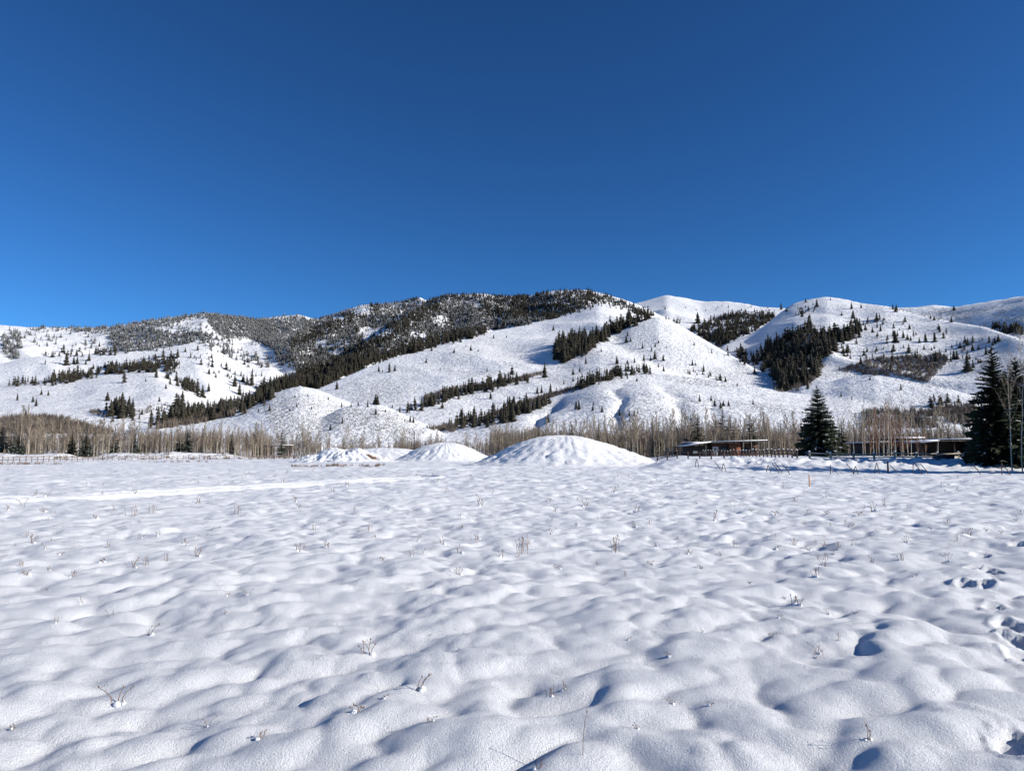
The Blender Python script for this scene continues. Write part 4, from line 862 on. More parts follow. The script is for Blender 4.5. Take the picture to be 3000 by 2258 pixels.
# the rest of the belt, too dense to count
pts = []; hh_ = []
for u0, u1, y0, y1, top, n in [(-90, 800, 292, 420, 1242, 720), (780, 1500, 335, 450, 1276, 850), (1440, 2300, 200, 420, 1236, 1250), (2200, 3100, 195, 420, 1234, 1000)]:
    u = RNG.uniform(u0, u1, n); Y = RNG.uniform(y0, y1, n) * np.cos(px_dir(u, u * 0 + 1325)[0])
    x = (u - 1500) / FPX * Y * math.cos(PITCH); z = ground_z(x, Y)
    a, t = px_dir(u, top + 8 + 14 * perlin(u / 55, u * 0 + .5, 66) + np.abs(RNG.normal(0, 12, n)))
    h = np.maximum(EYE + t * np.hypot(x, Y) - z, 2.0)
    pts.append(np.stack([x, Y, z], -1)); hh_.append(h)
pts = np.concatenate(pts); hh_ = np.concatenate(hh_)
def thicket_tree(seed):
    rn = random.Random(seed); V = []; T = []
    def stick(p, q, w):
        b = rn.uniform(0, 3.14); m = len(V); c, s = math.cos(b) * w, math.sin(b) * w
        V.extend([(p[0] - c, p[1] - s, p[2]), (p[0] + c, p[1] + s, p[2]), q, (p[0] + s, p[1] - c, p[2])]); T.extend([(m, m + 1, m + 2), (m + 1, m + 3, m + 2)])
    for s in range(3):
        x, y = rn.uniform(-.12, .12), rn.uniform(-.12, .12); tx, ty = x + rn.uniform(-.06, .06), y + rn.uniform(-.06, .06); h = rn.uniform(.75, 1)
        stick((x, y, 0), (tx, ty, h), .013)
        for _ in range(14):
            t = rn.uniform(.12, .95); p = (x + (tx - x) * t, y + (ty - y) * t, h * t); L = rn.uniform(.08, .22) * (1.25 - t)
            a = rn.uniform(0, 6.28); stick(p, (p[0] + math.cos(a) * L * .6, p[1] + math.sin(a) * L * .6, p[2] + L), .0075)
    return np.array(V, np.float32), np.array(T, np.int32)
TT_ = [thicket_tree(600 + i) for i in range(6)]
tag(link('aspen_thicket', forest_mesh('aspen_thicket', pts, hh_, hh_ * .9, TT_, M['twigs'])), 'brown mass of bare aspens behind the front trunks of the valley', 'thicket', kind='stuff')
# low brown brush at the foot of the belt and beside the mounds
bu, bv, bY, n = RNG.uniform(-60, 3060, 900), None, RNG.uniform(225, 330, 900), 900
x = (bu - 1500) / FPX * bY; bp = np.stack([x, bY, ground_z(x, bY)], -1); bh = RNG.uniform(.8, 2.6, n)
tag(link('low_brush', forest_mesh('low_brush', bp, bh, bh * 1.6, TC, M['brush'])), 'low brown brush along the foot of the bare aspens', 'brush', kind='stuff')

# ---------------------------------------------------------------- spruces of the valley
SP = [spruce(10, 2.6, 700, 34, 9, .22, .03, 4), spruce(10, 2.0, 701, 34, 9, .08, .03, 4), spruce(10, 3.1, 702, 32, 9, .28, .04, 4), spruce(10, 1.5, 703, 32, 8, .18, .05, 4)]
SPL = [  # u, top v, distance ahead, variant, width, label
 (4, 1238, 235, 2, 1.0, 'snow-dusted spruce cut by the left edge of the photo'), (53, 1262, 232, 2, 1.1, 'broad snow-dusted spruce near the left edge, in front of the bank'), (30, 1275, 238, 1, 1.0, 'dark spruce squeezed between the two leftmost snow-dusted spruces'),
 (210, 1252, 246, 1, 1.0, 'narrow dark spruce among the left aspens'), (251, 1266, 243, 0, 1.25, 'broad spruce between the left aspens, right of a narrow dark one'), (334, 1250, 252, 1, 1.1, 'brownish spruce behind the tight row of tall left aspens'), (395, 1277, 250, 0, 1.2, 'short spruce behind a single aspen trunk left of the dark utility pole'),
 (525, 1270, 262, 0, 1.2, 'short broad spruce of the pair right of the dark utility pole'), (549, 1252, 264, 0, .95, 'taller pointed spruce of the pair right of the dark utility pole'), (678, 1260, 272, 3, 1.2, 'thin dark spruce deep in the aspens left of the open shelter'),
 (764, 1250, 300, 3, 1.2, 'slim snowy spruce at the left end of the open shelter'), (825, 1248, 300, 3, 1.2, 'slim snowy spruce in front of the right half of the open shelter'),
 (1006, 1275, 360, 1, 1.0, 'small dark conifer in the low thicket behind the churned snow heap'),
 (1579, 1246, 230, 1, 1.2, 'dark spruce above the left shoulder of the largest mound'), (1645, 1256, 235, 3, 1.2, 'small narrow spruce just left of the top of the largest mound'), (1676, 1241, 230, 1, 1.0, 'dark spruce right behind the top of the largest mound'), (1700, 1248, 238, 1, 1.1, 'brownish spruce just right of the top of the largest mound'),
 (1754, 1240, 225, 1, 1.1, 'tall dark spruce behind the right shoulder of the largest mound'), (1785, 1268, 220, 1, 1.2, 'short dark spruce low behind the right flank of the largest mound'), (1912, 1232, 220, 3, 1.3, 'dark spruce left of its taller twin in the grove left of the cabin'), (1932, 1222, 222, 1, 1.0, 'taller dark spruce of the twins in the grove left of the cabin'),
 (2026, 1212, 195, 1, 1.25, 'dark spruce behind the left end of the cabin roof'), (2046, 1208, 198, 1, 1.2, 'dark spruce touching the one behind the left end of the cabin roof'),
 (2119, 1198, 330, 2, 1.1, 'tallest dark pine of the clump high behind the cabin'), (2098, 1215, 328, 2, 1.1, 'left dark pine of the clump high behind the cabin'), (2142, 1215, 332, 2, 1.1, 'right dark pine of the clump high behind the cabin'),
 (2198, 1215, 196, 0, 1.15, 'snowy spruce behind the right end of the cabin roof'), (1820, 1248, 235, 1, 1.0, 'dark conifer among the aspens well right of the largest mound'), (1858, 1240, 240, 3, 1.2, 'slim conifer in the grove between the largest mound and the twin spruces'), (1985, 1246, 230, 1, 1.0, 'dark conifer close to the left of the cabin spruces'), (2165, 1232, 230, 1, 1.0, 'dark conifer above the middle of the cabin roof'), (2290, 1228, 230, 1, 1.1, 'brownish conifer left of the big lone spruce'), (2330, 1240, 235, 3, 1.2, 'thin conifer just left of the big lone spruce'), (1510, 1262, 300, 1, 1.0, 'small conifer behind the left foot of the largest mound'), (2468, 1222, 175, 1, 1.1, 'shadowed spruce close to the right of the big lone spruce'), (2706, 1207, 200, 3, 1.2, 'thin brownish conifer behind the right houses')]
for u, top, Y, k, w, lab in SPL:
    Y = Y if u > 1500 else Y * 1.02
    x, y, z = at_depth(u, Y); a, t = px_dir(u, top); h = EYE + float(t) * math.hypot(x, y) - z
    place_parts('spruce_tree', SP[k], (x, y, z), random.uniform(0, 6.28), (h / 10 * w, h / 10 * w, h / 10), lab, 'spruce', 'valley spruces')
def big_spruce(u, Y, top, R, seed, lab, grp='valley spruces', **k):
    x, y, z = at_depth(u, Y); a, t = px_dir(u, top); h = EYE + float(t) * math.hypot(x, y) - z
    return place_parts('spruce_tree', spruce(h, R, seed, **k), (x, y, z), 0.3 * seed, (1, 1, 1), lab, 'spruce', grp)
big_spruce(2400, 150, 1128, 4.7, 721, 'big lone spruce with snow-edged boughs and a brown top, between cabin and houses', whorls=54, per=12, snow=.18, steps=7, gap=.02)
big_spruce(2922, 74, 1012, 3.2, 722, 'tallest dark spruce, standing near the right edge of the photo', whorls=60, per=13, snow=.09, steps=8, gap=.02)
big_spruce(2990, 76, 1045, 3.9, 723, 'second dark spruce cut by the right edge, beside the tallest one', whorls=56, per=12, snow=.05, steps=7, gap=.03)
big_spruce(2955, 79, 1085, 3.6, 724, 'third dark spruce filling the gap between the two tallest at the right edge', whorls=54, per=12, snow=.05, steps=7, gap=.02)
big_spruce(2888, 79, 1200, 2.2, 725, 'lower dark spruce at the left foot of the tallest one', whorls=44, per=11, snow=.06, steps=6, gap=.03)
for u, Y, top, R in [(3110, 66, 1000, 3.4), (3190, 61, 880, 3.6), (3300, 64, 820, 3.8), (3420, 59, 800, 3.8), (3560, 62, 760, 4.0), (3700, 58, 760, 4.0)]:
    big_spruce(u, Y, top, R, 730 + u % 7, 'dark spruce beyond the right edge that shades the ditch', 'spruces beyond the right edge', whorls=22, per=8, snow=.1, steps=5, gap=.06)
# cones colour the top of the lone spruce brown
M['brown_wall'] = simple('brown_wall', (0.07, 0.04, 0.03), (0.13, 0.07, 0.05), 1.5)

# ---------------------------------------------------------------- fences
def px_point(u, Y, dz=0.0):
    x, y, z = at_depth(u, Y); return Vector((x, y, z + dz))
def fence(name, path, spacing, hp, rails, mat, label, rp=.07, rr=.05, cap=False, jitter=.05, drop=0.0):
    """path: ground points; posts every spacing metres, one rail mesh per bay and level"""
    root = link(name, None, loc=(path[0][0], path[0][1], gz(path[0][0], path[0][1])))
    tag(root, label, 'fence'); o0 = root.location.copy()
    pts = []
    for (ax, ay), (bx, by) in zip(path[:-1], path[1:]):
        L = math.hypot(bx - ax, by - ay); n = max(1, round(L / spacing))
        for k in range(n): pts.append((ax + (bx - ax) * k / n, ay + (by - ay) * k / n))
    pts.append(path[-1])
    P = [Vector((x, y, gz(x, y))) for x, y in pts]
    for p in P:
        lx, ly = random.uniform(-jitter, jitter), random.uniform(-jitter, jitter); h = hp * random.uniform(.92, 1.1)
        m = MB(); q = p - o0
        m.tube([q + Vector((0, 0, -.5)), q + Vector((lx * .5, ly * .5, h * .5)), q + Vector((lx, ly, h))], [rp, rp * .97, rp * .92], 7)
        po = m.build('post', M[mat], root)
        if cap:
            m = MB(); c = q + Vector((lx, ly, h))
            m.tube([c + Vector((0, 0, .002)), c + Vector((0, 0, .07)), c + Vector((.01, 0, .12))], [rp * 1.15, rp * 1.0, rp * .3], 7)
            m.build('snow_cap', M['packed_snow'], po, smooth=True)
    for a, b in zip(P[:-1], P[1:]):
        for f in rails:
            if random.random() < drop: continue
            m = MB(); ja, jb = random.uniform(-.05, .05), random.uniform(-.05, .05)
            d = (b - a).normalized() * .12; s = Vector((-d.y, d.x, 0)).normalized() * -rp * .9
            A = a - o0 + s - d + Vector((0, 0, hp * f + ja)); B = b - o0 + s + d + Vector((0, 0, hp * f + jb))
            m.tube([A, (A + B) / 2 + Vector((0, 0, random.uniform(-.03, .02))), B], [rr, rr * 1.05, rr * .9], 6)
            m.build('rail', M[mat], root)
    return root
fp = lambda u, Y: tuple(px_point(u, Y)[:2])
fence('rail_fence', [fp(-80, 128), fp(40, 145), fp(160, 162), fp(330, 190), fp(520, 218), fp(700, 246), fp(860, 272)], 2.5, 1.25, (.45, .86), 'fence_grey', 'long weathered two-rail fence along the left side of the field', rp=.075, rr=.06)
fence('rail_fence', [fp(1955, 205), fp(2060, 170), fp(2160, 140), fp(2260, 114), fp(2335, 98)], 2.6, 1.15, (.5, .9), 'fence_dark', 'dark brown rail fence running away in front of the cabin', rp=.11, rr=.07, cap=True)
fence('rail_fence', [fp(2372, 84), fp(2434, 83), fp(2500, 83), fp(2561, 83), fp(2620, 83), fp(2683, 83), fp(2746, 83), fp(2808, 83.5), fp(2870, 84), fp(2935, 84.5), fp(3000, 85), fp(3065, 85.5)], 2.5, .75, (.32, .82), 'fence_pale', 'pale log rail fence with snow-capped posts below the right houses', rp=.12, rr=.075, cap=True)
fence('rail_fence', [fp(1925, 92), fp(1985, 88), fp(2050, 84), fp(2120, 80)], 2.4, .95, (.45, .85), 'fence_dark', 'short broken dark fence beside the right foot of the largest mound', rp=.08, rr=.05, drop=.3, jitter=.12)

def prop(u, Y, parts, label, mat='fence_dark', name='leaning_post', cat='post', grp='old leaning posts along the ditch', r=.032):
    p = px_point(u, Y); e = link(name, None, loc=p); tag(e, label, cat, grp)
    for (x0, y0, x1, y1, h) in parts:
        m = MB(); m.tube([(x0, y0, -.3), ((x0 + x1) / 2, (y0 + y1) / 2, h * .5), (x1, y1, h)], [r, r, r * .85], 6); m.build('pole', M[mat], e)
    return e
AF = lambda s, h: [(-s * .6, .1, 0, 0, h), (s * .9, -.1, .02, 0, h * .97)]
for u, Y, kind, h, lab in [(2040, 72, 'a', .8, 'leftmost A-shaped pair of crossed poles, right of the largest mound'), (2102, 70, 'r', .8, 'leaning pole beside the second crossed pair from the mound'), (2118, 69, 'a', .75, 'second crossed pair of poles from the largest mound'),
      (2249, 63, 'a', .62, 'short crossed pair of poles on the bright snow left of the shaded ditch'), (2272, 62, 'r', .85, 'left of two slanting poles at the start of the shaded ditch'), (2282, 61.5, 'r', .85, 'right of two slanting poles at the start of the shaded ditch'), (2303, 61, 'r', .8, 'lone slanting pole right of the slanting twins'),
      (2430, 60.5, 'i', .8, 'thin upright stick with a fallen pole at its foot in the ditch'), (2490, 60.5, 'r', .9, 'steeply slanting pole with snow at its foot, mid ditch'), (2504, 60, 'a', .75, 'wide crossed pair right of the steeply slanting pole'), (2566, 61, 'a', .95, 'tall narrow A-shaped pair left of the plum-coloured post'),
      (2618, 60.5, 'r', .7, 'low slanting pole right of the plum-coloured post'), (2672, 59.5, 'i', .8, 'upright pole of the group left of the dark bin'), (2688, 59.5, 'r', 1.0, 'long slanting pole of the group left of the dark bin'), (2708, 60, 'r', .9, 'slanting pole just left of the dark bin'),
      (2860, 57, 'r', .75, 'slanting pole in front of the tallest spruce'), (2931, 56, 'i', .95, 'upright pole near the right edge in the ditch'), (2946, 56, 'r', .85, 'slanting pole near the right edge beside an upright one')]:
    pr = AF(.28, h) if kind == 'a' else [(.38, -.05, -.3, .1, h)] if kind == 'r' else [(0, 0, .04, 0, h)]
    if lab.startswith('thin upright'): pr.append((.9, -.1, .12, 0, .30))
    prop(u, Y, pr, lab)
prop(2599, 64, [(0, 0, .01, 0, 1.05)], 'straight plum-coloured post standing in the shaded ditch', 'plum_post', 'marker_post', 'post', None, .075)
p = Vector(flat_pt(2372, 1422) + (0,)); p.z = gz(p.x, p.y)
e = link('wooden_stake', None, loc=p); tag(e, 'short orange-tan wooden stake alone in the right of the field', 'stake')
m = MB(); m.box((0, 0, .10), (.06, .04, .8), .2, .9); m.build('shaft', M['stake'], e)
m = MB(); m.tube([(0, 0, .505), (-.02, 0, .58), (-.03, 0, .62)], [.04, .025, .008], 5); m.build('tip', M['stake'], e)

# ---------------------------------------------------------------- poles
for u, Y, top, lab in [(467, 255, 1264, 'dark utility pole rising among the left aspens'), (1213, 300, 1264, 'dark utility pole behind the smaller smooth mound')]:
    x, y, z = at_depth(u, Y); h = EYE + float(px_dir(u, top)[1]) * math.hypot(x, y) - z
    e = link('utility_pole', None, loc=(x, y, z)); tag(e, lab, 'pole')
    m = MB(); m.tube([(0, 0, -.5), (0, 0, h * .5), (.03, 0, h)], [.19, .17, .14], 8); m.build('shaft', M['dark_wall'], e, smooth=True)
    m = MB(); m.tube([(.03, 0, h), (.03, 0, h + .12)], [.16, .05], 8); m.build('cap', M['dark_metal'], e)
x, y, z = at_depth(893, 325); h = EYE + float(px_dir(893, 1258)[1]) * math.hypot(x, y) - z
e = link('lamp_post', None, loc=(x, y, z)); tag(e, 'pale pole with a flat white lamp head behind the left end of the snow heap', 'lamp post')
m = MB(); m.tube([(0, 0, -.5), (0, 0, h)], [.15, .11], 7); m.build('shaft', M['aspen_bark'], e)
m = MB(); m.box((0, 0, h + .1), (1.6, .5, .22), 0, .85); m.build('lamp_head', M['door_paint'], e)

# ---------------------------------------------------------------- buildings
def building(name, u0, u1, Y, label, rot=0.0):
    a = px_point(u0, Y); b = px_point(u1, Y); c = (a + b) / 2; c.z = gz(c.x, c.y)
    e = link(name, None, loc=c, rz=rot); tag(e, label, 'house')
    return e, (b.x - a.x), c
def slab(e, x0, z0, x1, z1, y0, y1, th, mat, name, parent=None, inset=0.0):
    m = MB()
    vs = [(x0, y0, z0), (x1, y0, z1), (x1, y1, z1), (x0, y1, z0), (x0, y0, z0 + th), (x1, y0, z1 + th), (x1, y1, z1 + th), (x0, y1, z0 + th)]
    m.add(vs, quads=[(0, 3, 2, 1), (4, 5, 6, 7), (0, 1, 5, 4), (1, 2, 6, 5), (2, 3, 7, 6), (3, 0, 4, 7)])
    return m.build(name, M[mat], parent or e)
def wallbox(e, x0, x1, y0, y1, z0, z1, mat, name='wall'):
    m = MB(); m.box(((x0 + x1) / 2, (y0 + y1) / 2, (z0 + z1) / 2), (x1 - x0, y1 - y0, z1 - z0)); return m.build(name, M[mat], e)
def opening(e, x0, x1, z0, z1, yf, mat, name, fw=.07, frame='dark_wall'):
    o = wallbox(e, x0, x1, yf - .05, yf - .004, z0, z1, mat, name)
    m = MB()
    for bx in ((x0 - fw, x0), (x1, x1 + fw)): m.box(((bx[0] + bx[1]) / 2, yf - .05, (z0 + z1) / 2), (fw - .004, .12, z1 - z0 + 2 * fw))
    m.box(((x0 + x1) / 2, yf - .052, z1 + fw / 2), (x1 - x0 - .004, .12, fw)); m.box(((x0 + x1) / 2, yf - .052, z0 - fw / 2), (x1 - x0 - .004, .12, fw))
    m.build('frame', M[frame], o); return o
# cabin with the kinked white roof
e, W, c = building('cabin', 2010, 2240, 172, 'low cabin with a kinked snowy flat roof, white door and red wall')
hw = W / 2; X = lambda u: (u - 2125) / 230 * W
wallbox(e, X(2022), X(2088), .6, 7, -.5, 2.25, 'dark_wall'); wallbox(e, X(2088), X(2136), 0, 7, -.5, 2.85, 'brown_wall')
wallbox(e, X(2136), X(2168), -.6, 7.01, -.5, 2.95, 'red_wall', 'red_wall'); wallbox(e, X(2168), X(2222), .5, 7.02, -.5, 2.9, 'brown_wall')
d = opening(e, X(2087), X(2105), .0, 2.1, 0, 'door_paint', 'door', .12, 'red_wall')
wallbox(d, X(2090.5), X(2099), -.075, -.053, 1.25, 1.6, 'glass', 'door_window')
m = MB(); m.tube([(X(2103), -.06, .98), (X(2103), -.14, .98)], [.04, .05], 6); m.build('handle', M['dark_metal'], d)
opening(e, X(2114), X(2134), .75, 2.2, 0, 'glass', 'window'); opening(e, X(2032), X(2047), .5, 1.15, .6, 'door_paint', 'window', .05); opening(e, X(2058), X(2070), .5, 1.15, .6, 'door_paint', 'window', .05)
opening(e, X(2178), X(2192), .8, 2.0, .5, 'glass', 'window'); opening(e, X(2200), X(2214), .8, 2.0, .5, 'glass', 'window')
r = slab(e, X(2006), 2.05, X(2083), 2.96, -1.2, 8, .18, 'dark_wall', 'roof'); slab(e, X(2006), 2.232, X(2083), 3.142, -1.25, 8.05, .16, 'packed_snow', 'roof_snow', r)
r = slab(e, X(2083) + .003, 2.96, X(2242), 3.35, -1.3, 8, .18, 'dark_wall', 'roof'); slab(e, X(2083) + .003, 3.142, X(2244), 3.532, -1.35, 8.05, .16, 'packed_snow', 'roof_snow', r)
for u in (2172, 2226):
    m = MB(); m.tube([(X(u), -1.0, -.5), (X(u), -1.0, 3.1)], [.1, .1], 6); m.build('porch_post', M['dark_wall'], e)
e, W, c = building('shed', 2008, 2050, 186, 'snow-roofed shed whose flat roof shows behind the left end of the cabin')
tag(e, None, 'shed'); wallbox(e, -W / 2 + .3, W / 2 - .3, 0, 4, -.5, 3.0, 'dark_wall'); r = slab(e, -W / 2, 3.0, W / 2, 3.05, -.5, 4.5, .15, 'dark_wall', 'roof'); slab(e, -W / 2 - .05, 3.152, W / 2 + .05, 3.202, -.55, 4.55, .18, 'packed_snow', 'roof_snow', r)
# dark house with two roof levels
e, W, c = building('house', 2535, 2722, 158, 'low dark house with stepped flat snowy roof behind the aspen clump')
X = lambda u: (u - 2628.5) / 187 * W
wallbox(e, X(2542), X(2712), 0, 8, -.6, 2.7, 'dark_wall'); wallbox(e, X(2610), X(2716), 2, 8.05, 2.7, 3.55, 'dark_wall', 'upper_wall')
for u0, u1 in ((2556, 2572), (2590, 2606), (2622, 2640), (2676, 2700)): opening(e, X(u0), X(u1), .5, 2.0, 0, 'glass', 'window')
d = opening(e, X(2650), X(2664), -.1, 2.0, 0, 'red_wall', 'door'); m = MB(); m.tube([(X(2662), -.06, .95), (X(2662), -.14, .95)], [.04, .05], 6); m.build('handle', M['dark_metal'], d)
r = slab(e, X(2534), 2.62, X(2600), 2.78, -1.2, 9, .2, 'dark_wall', 'roof'); slab(e, X(2534), 2.822, X(2600), 2.982, -1.25, 9, .16, 'packed_snow', 'roof_snow', r)
r = slab(e, X(2600) + .003, 2.78, X(2720), 2.95, -1.3, 1.9, .2, 'dark_wall', 'roof'); slab(e, X(2600) + .003, 2.982, X(2720), 3.152, -1.35, 1.9, .16, 'packed_snow', 'roof_snow', r)
r = slab(e, X(2600), 3.56, X(2722), 3.66, 1.2, 9, .2, 'dark_wall', 'roof'); slab(e, X(2600), 3.762, X(2722), 3.862, 1.15, 9.05, .2, 'packed_snow', 'roof_snow', r)
# open-fronted dark carport
e, W, c = building('carport', 2700, 2880, 150, 'black open-fronted carport with snowy roof left of the tallest spruce')
tag(e, None, 'carport'); X = lambda u: (u - 2790) / 180 * W
wallbox(e, X(2704), X(2876), 6, 6.3, -.6, 3.1, 'dark_wall', 'back_wall'); wallbox(e, X(2704), X(2704) + .25, .3, 5.99, -.6, 2.7, 'dark_wall', 'side_wall'); wallbox(e, X(2876) - .25, X(2876), .3, 5.99, -.6, 3.1, 'dark_wall', 'side_wall')
for u in (2745, 2797, 2840):
    m = MB(); m.tube([(X(u), 0, -.6), (X(u), 0, 3.0)], [.11, .11], 6); m.build('porch_post', M['dark_wall'], e)
r = slab(e, X(2698), 2.55, X(2750), 2.95, -.8, 6.6, .18, 'dark_wall', 'roof'); slab(e, X(2698), 2.732, X(2750), 3.132, -.85, 6.65, .22, 'packed_snow', 'roof_snow', r)
r = slab(e, X(2750) + .003, 3.15, X(2884), 3.3, -.9, 6.7, .2, 'dark_wall', 'roof'); slab(e, X(2750) + .003, 3.352, X(2884), 3.502, -.95, 6.75, .16, 'packed_snow', 'roof_snow', r)
# open shelter on the left
e, W, c = building('open_shelter', 772, 850, 318, 'open timber shelter with a flat snowy roof between two slim snowy spruces')
tag(e, None, 'shelter')
for x_ in (-W / 2 + 1.6, W / 2 - 1.2):
    for y_ in (0, 4):
        m = MB(); m.tube([(x_, y_, -.6), (x_, y_, 4.6)], [.3, .28], 7); po = m.build('post', M['fence_dark'], e)
        m = MB(); m.tube([(x_ + .05, y_ + .01, 3.6), (x_ + .9, y_ + .01, 4.55)], [.13, .13], 5); m.build('brace', M['fence_dark'], po)
r = slab(e, -W / 2, 4.6, W / 2, 4.75, -.8, 5, .25, 'fence_dark', 'roof'); slab(e, -W / 2, 4.852, W / 2, 5.002, -.85, 5.05, .16, 'packed_snow', 'roof_snow', r)
x, y, z = at_depth(2763, 79)
e = link('waste_bin', None, loc=(x, y, z)); tag(e, 'dark open-topped metal bin on the bank in front of the carport', 'bin')
m = MB()
for cx_, cy_, sx_, sy_ in ((0, -.5, 1.7, .06), (0, .5, 1.7, .06), (-.85, 0, .06, 1.06), (.85, 0, .06, 1.06)): m.box((cx_, cy_, .22), (sx_, sy_, .62))
m.box((0, 0, -.05), (1.64, .94, .08)); m.build('body', M['dark_metal'], e)
m = MB(); m.box((0, -.505, .56), (1.82, .12, .07)); m.box((0, .505, .56), (1.82, .12, .07)); m.box((-.86, 0, .561), (.1, .88, .07)); m.box((.86, 0, .561), (.1, .88, .07)); m.build('rim', M['dark_metal'], e)
for s in (-1, 1):
    m = MB(); m.tube([(s * .93, -.25, .3), (s * 1.02, -.25, .3), (s * 1.02, .25, .3), (s * .93, .25, .3)], [.025] * 4, 5); m.build('handle', M['dark_metal'], e)

# ---------------------------------------------------------------- dry weeds in the field
def weed_set(seed, kind):
    """list of stems (each with its seed heads) and of snow clumps"""
    rn = random.Random(seed); stems = []; clumps = []
    n = {'single': 1, 'tuft': 5, 'tall': 8, 'bent': 3, 'curl': 4}[kind]
    for _ in range(n):
        st = MB(); heads = []
        h = {'single': 1.0, 'tuft': rn.uniform(.3, .9), 'tall': rn.uniform(.45, 1.0), 'bent': rn.uniform(.5, .9), 'curl': rn.uniform(.25, .6)}[kind]
        x, y = rn.gauss(0, .16) * (n > 1) * (1.8 if kind == 'tall' else 1), rn.gauss(0, .12) * (n > 1)
        l = {'single': .12, 'tuft': .45, 'tall': .16, 'bent': .9, 'curl': .9}[kind]; a = rn.uniform(0, 6.28)
        dx, dy = math.cos(a) * l * h, math.sin(a) * l * h * .6
        P = [(x, y, -.25), (x + dx * .15, y + dy * .2, h * .38), (x + dx * .5, y + dy * .55, h * .74), (x + dx, y + dy, h * (1.0 if kind != 'curl' else .75))]
        w_ = {'single': .008, 'tall': .012}.get(kind, .022); st.tube(P, [w_ * 1.05, w_, w_ * .85, w_ * .6], 4)
        q = Vector(P[-1]); r = rn.uniform(.03, .055) * {'single': .5, 'tall': .55}.get(kind, 1); hd = MB()
        hd.tube([q - Vector((0, 0, .03)), q + Vector((0, 0, r * .9)), q + Vector((dx * .1, 0, r * 3.2 if kind == 'tall' else r * 2))], [r * .45, r, r * .3], 5); heads.append(hd)
        for b in range(rn.randint(0, 2)):
            t = rn.uniform(.4, .95); p = Vector(P[1]).lerp(Vector(P[3]), t); aa = rn.uniform(0, 6.28); L = h * rn.uniform(.12, .28)
            tp = p + Vector((math.cos(aa) * L, math.sin(aa) * L, L * .7)); st.tube([p, tp], [.010, .008], 3)
            hd = MB(); hd.tube([tp, tp + Vector((0, 0, .035)), tp + Vector((0, 0, .06))], [.012, .026, .006], 4); heads.append(hd)
        stems.append((st, heads))
    if kind in ('tuft', 'bent', 'curl'):
        for k in range(rn.randint(1, 3)):
            a = rn.uniform(0, 6.28); r = rn.uniform(.10, .22); x, y = math.cos(a) * .22, math.sin(a) * .15; sn = MB()
            sn.tube([(x + rn.uniform(-.04, .04), y, .02 + zz * r) for zz in (-.8, -.2, .35, .65)], [r * .8, r * 1.1, r * .85, r * .35], 8); clumps.append(sn)
    return stems, clumps
WSRC = {k: [weed_set(800 + i * 10 + j, k) for j in range(4)] for i, k in enumerate(('single', 'tuft', 'tall', 'bent', 'curl'))}
WD, WJ = {}, {}
def joined(mbs):
    m = MB()
    for q in mbs: m.add(q.v, q.t, q.q)
    return m
for k, lst in WSRC.items():
    WD[k] = [([(st.mesh('stem', M['weed']), [hd.mesh('seed_head', M['weed']) for hd in hs]) for st, hs in stems], [c.mesh('snow_clump', M['packed_snow'], True) for c in cl]) for stems, cl in lst]
    WJ[k] = [joined([q for st, hs in stems for q in [st] + hs]).mesh('dry_weed', M['weed']) for stems, cl in lst]
def field_hit(u, v):
    a, t = px_dir(u, v); a = float(a); t = float(t)
    r = r1_; f = (a - az1[0]) / (az1[-1] - az1[0]) * (NA1 - 1); j = int(min(max(f, 0), NA1 - 2)); dj = f - j
    prof = Z1[:, j] * (1 - dj) + Z1[:, j + 1] * dj
    k = np.argmax(prof >= EYE + t * r)
    rr = r[max(k, 1)]
    return Vector((rr * math.sin(a), rr * math.cos(a), 0))
def weed(u, v, kind, h, lab, grp=None, near=True):
    p = field_hit(u, v); p.z = gz(p.x, p.y)
    i = random.randrange(4); rz = random.uniform(-.6, .6) + (3.14 if random.random() < .5 else 0); sc = (h * random.uniform(.8, 1.2), h, h)
    if not near:
        o_ = tag(link('dry_weed', WJ[kind][i], loc=p, rz=rz, scale=sc), lab, 'weed', grp)
        if WD[kind][i][1]: link('snow_clump', WD[kind][i][1][0], o_)
        return o_
    stems, cl = WD[kind][i]
    e = link('dry_weed', None, loc=p, rz=rz, scale=sc); tag(e, lab, 'weed', grp)
    for st, hs in stems:
        so_ = link('stem', st, e)
        for hd in hs: link('seed_head', hd, so_)
    for c in cl: link('snow_clump', c, e)
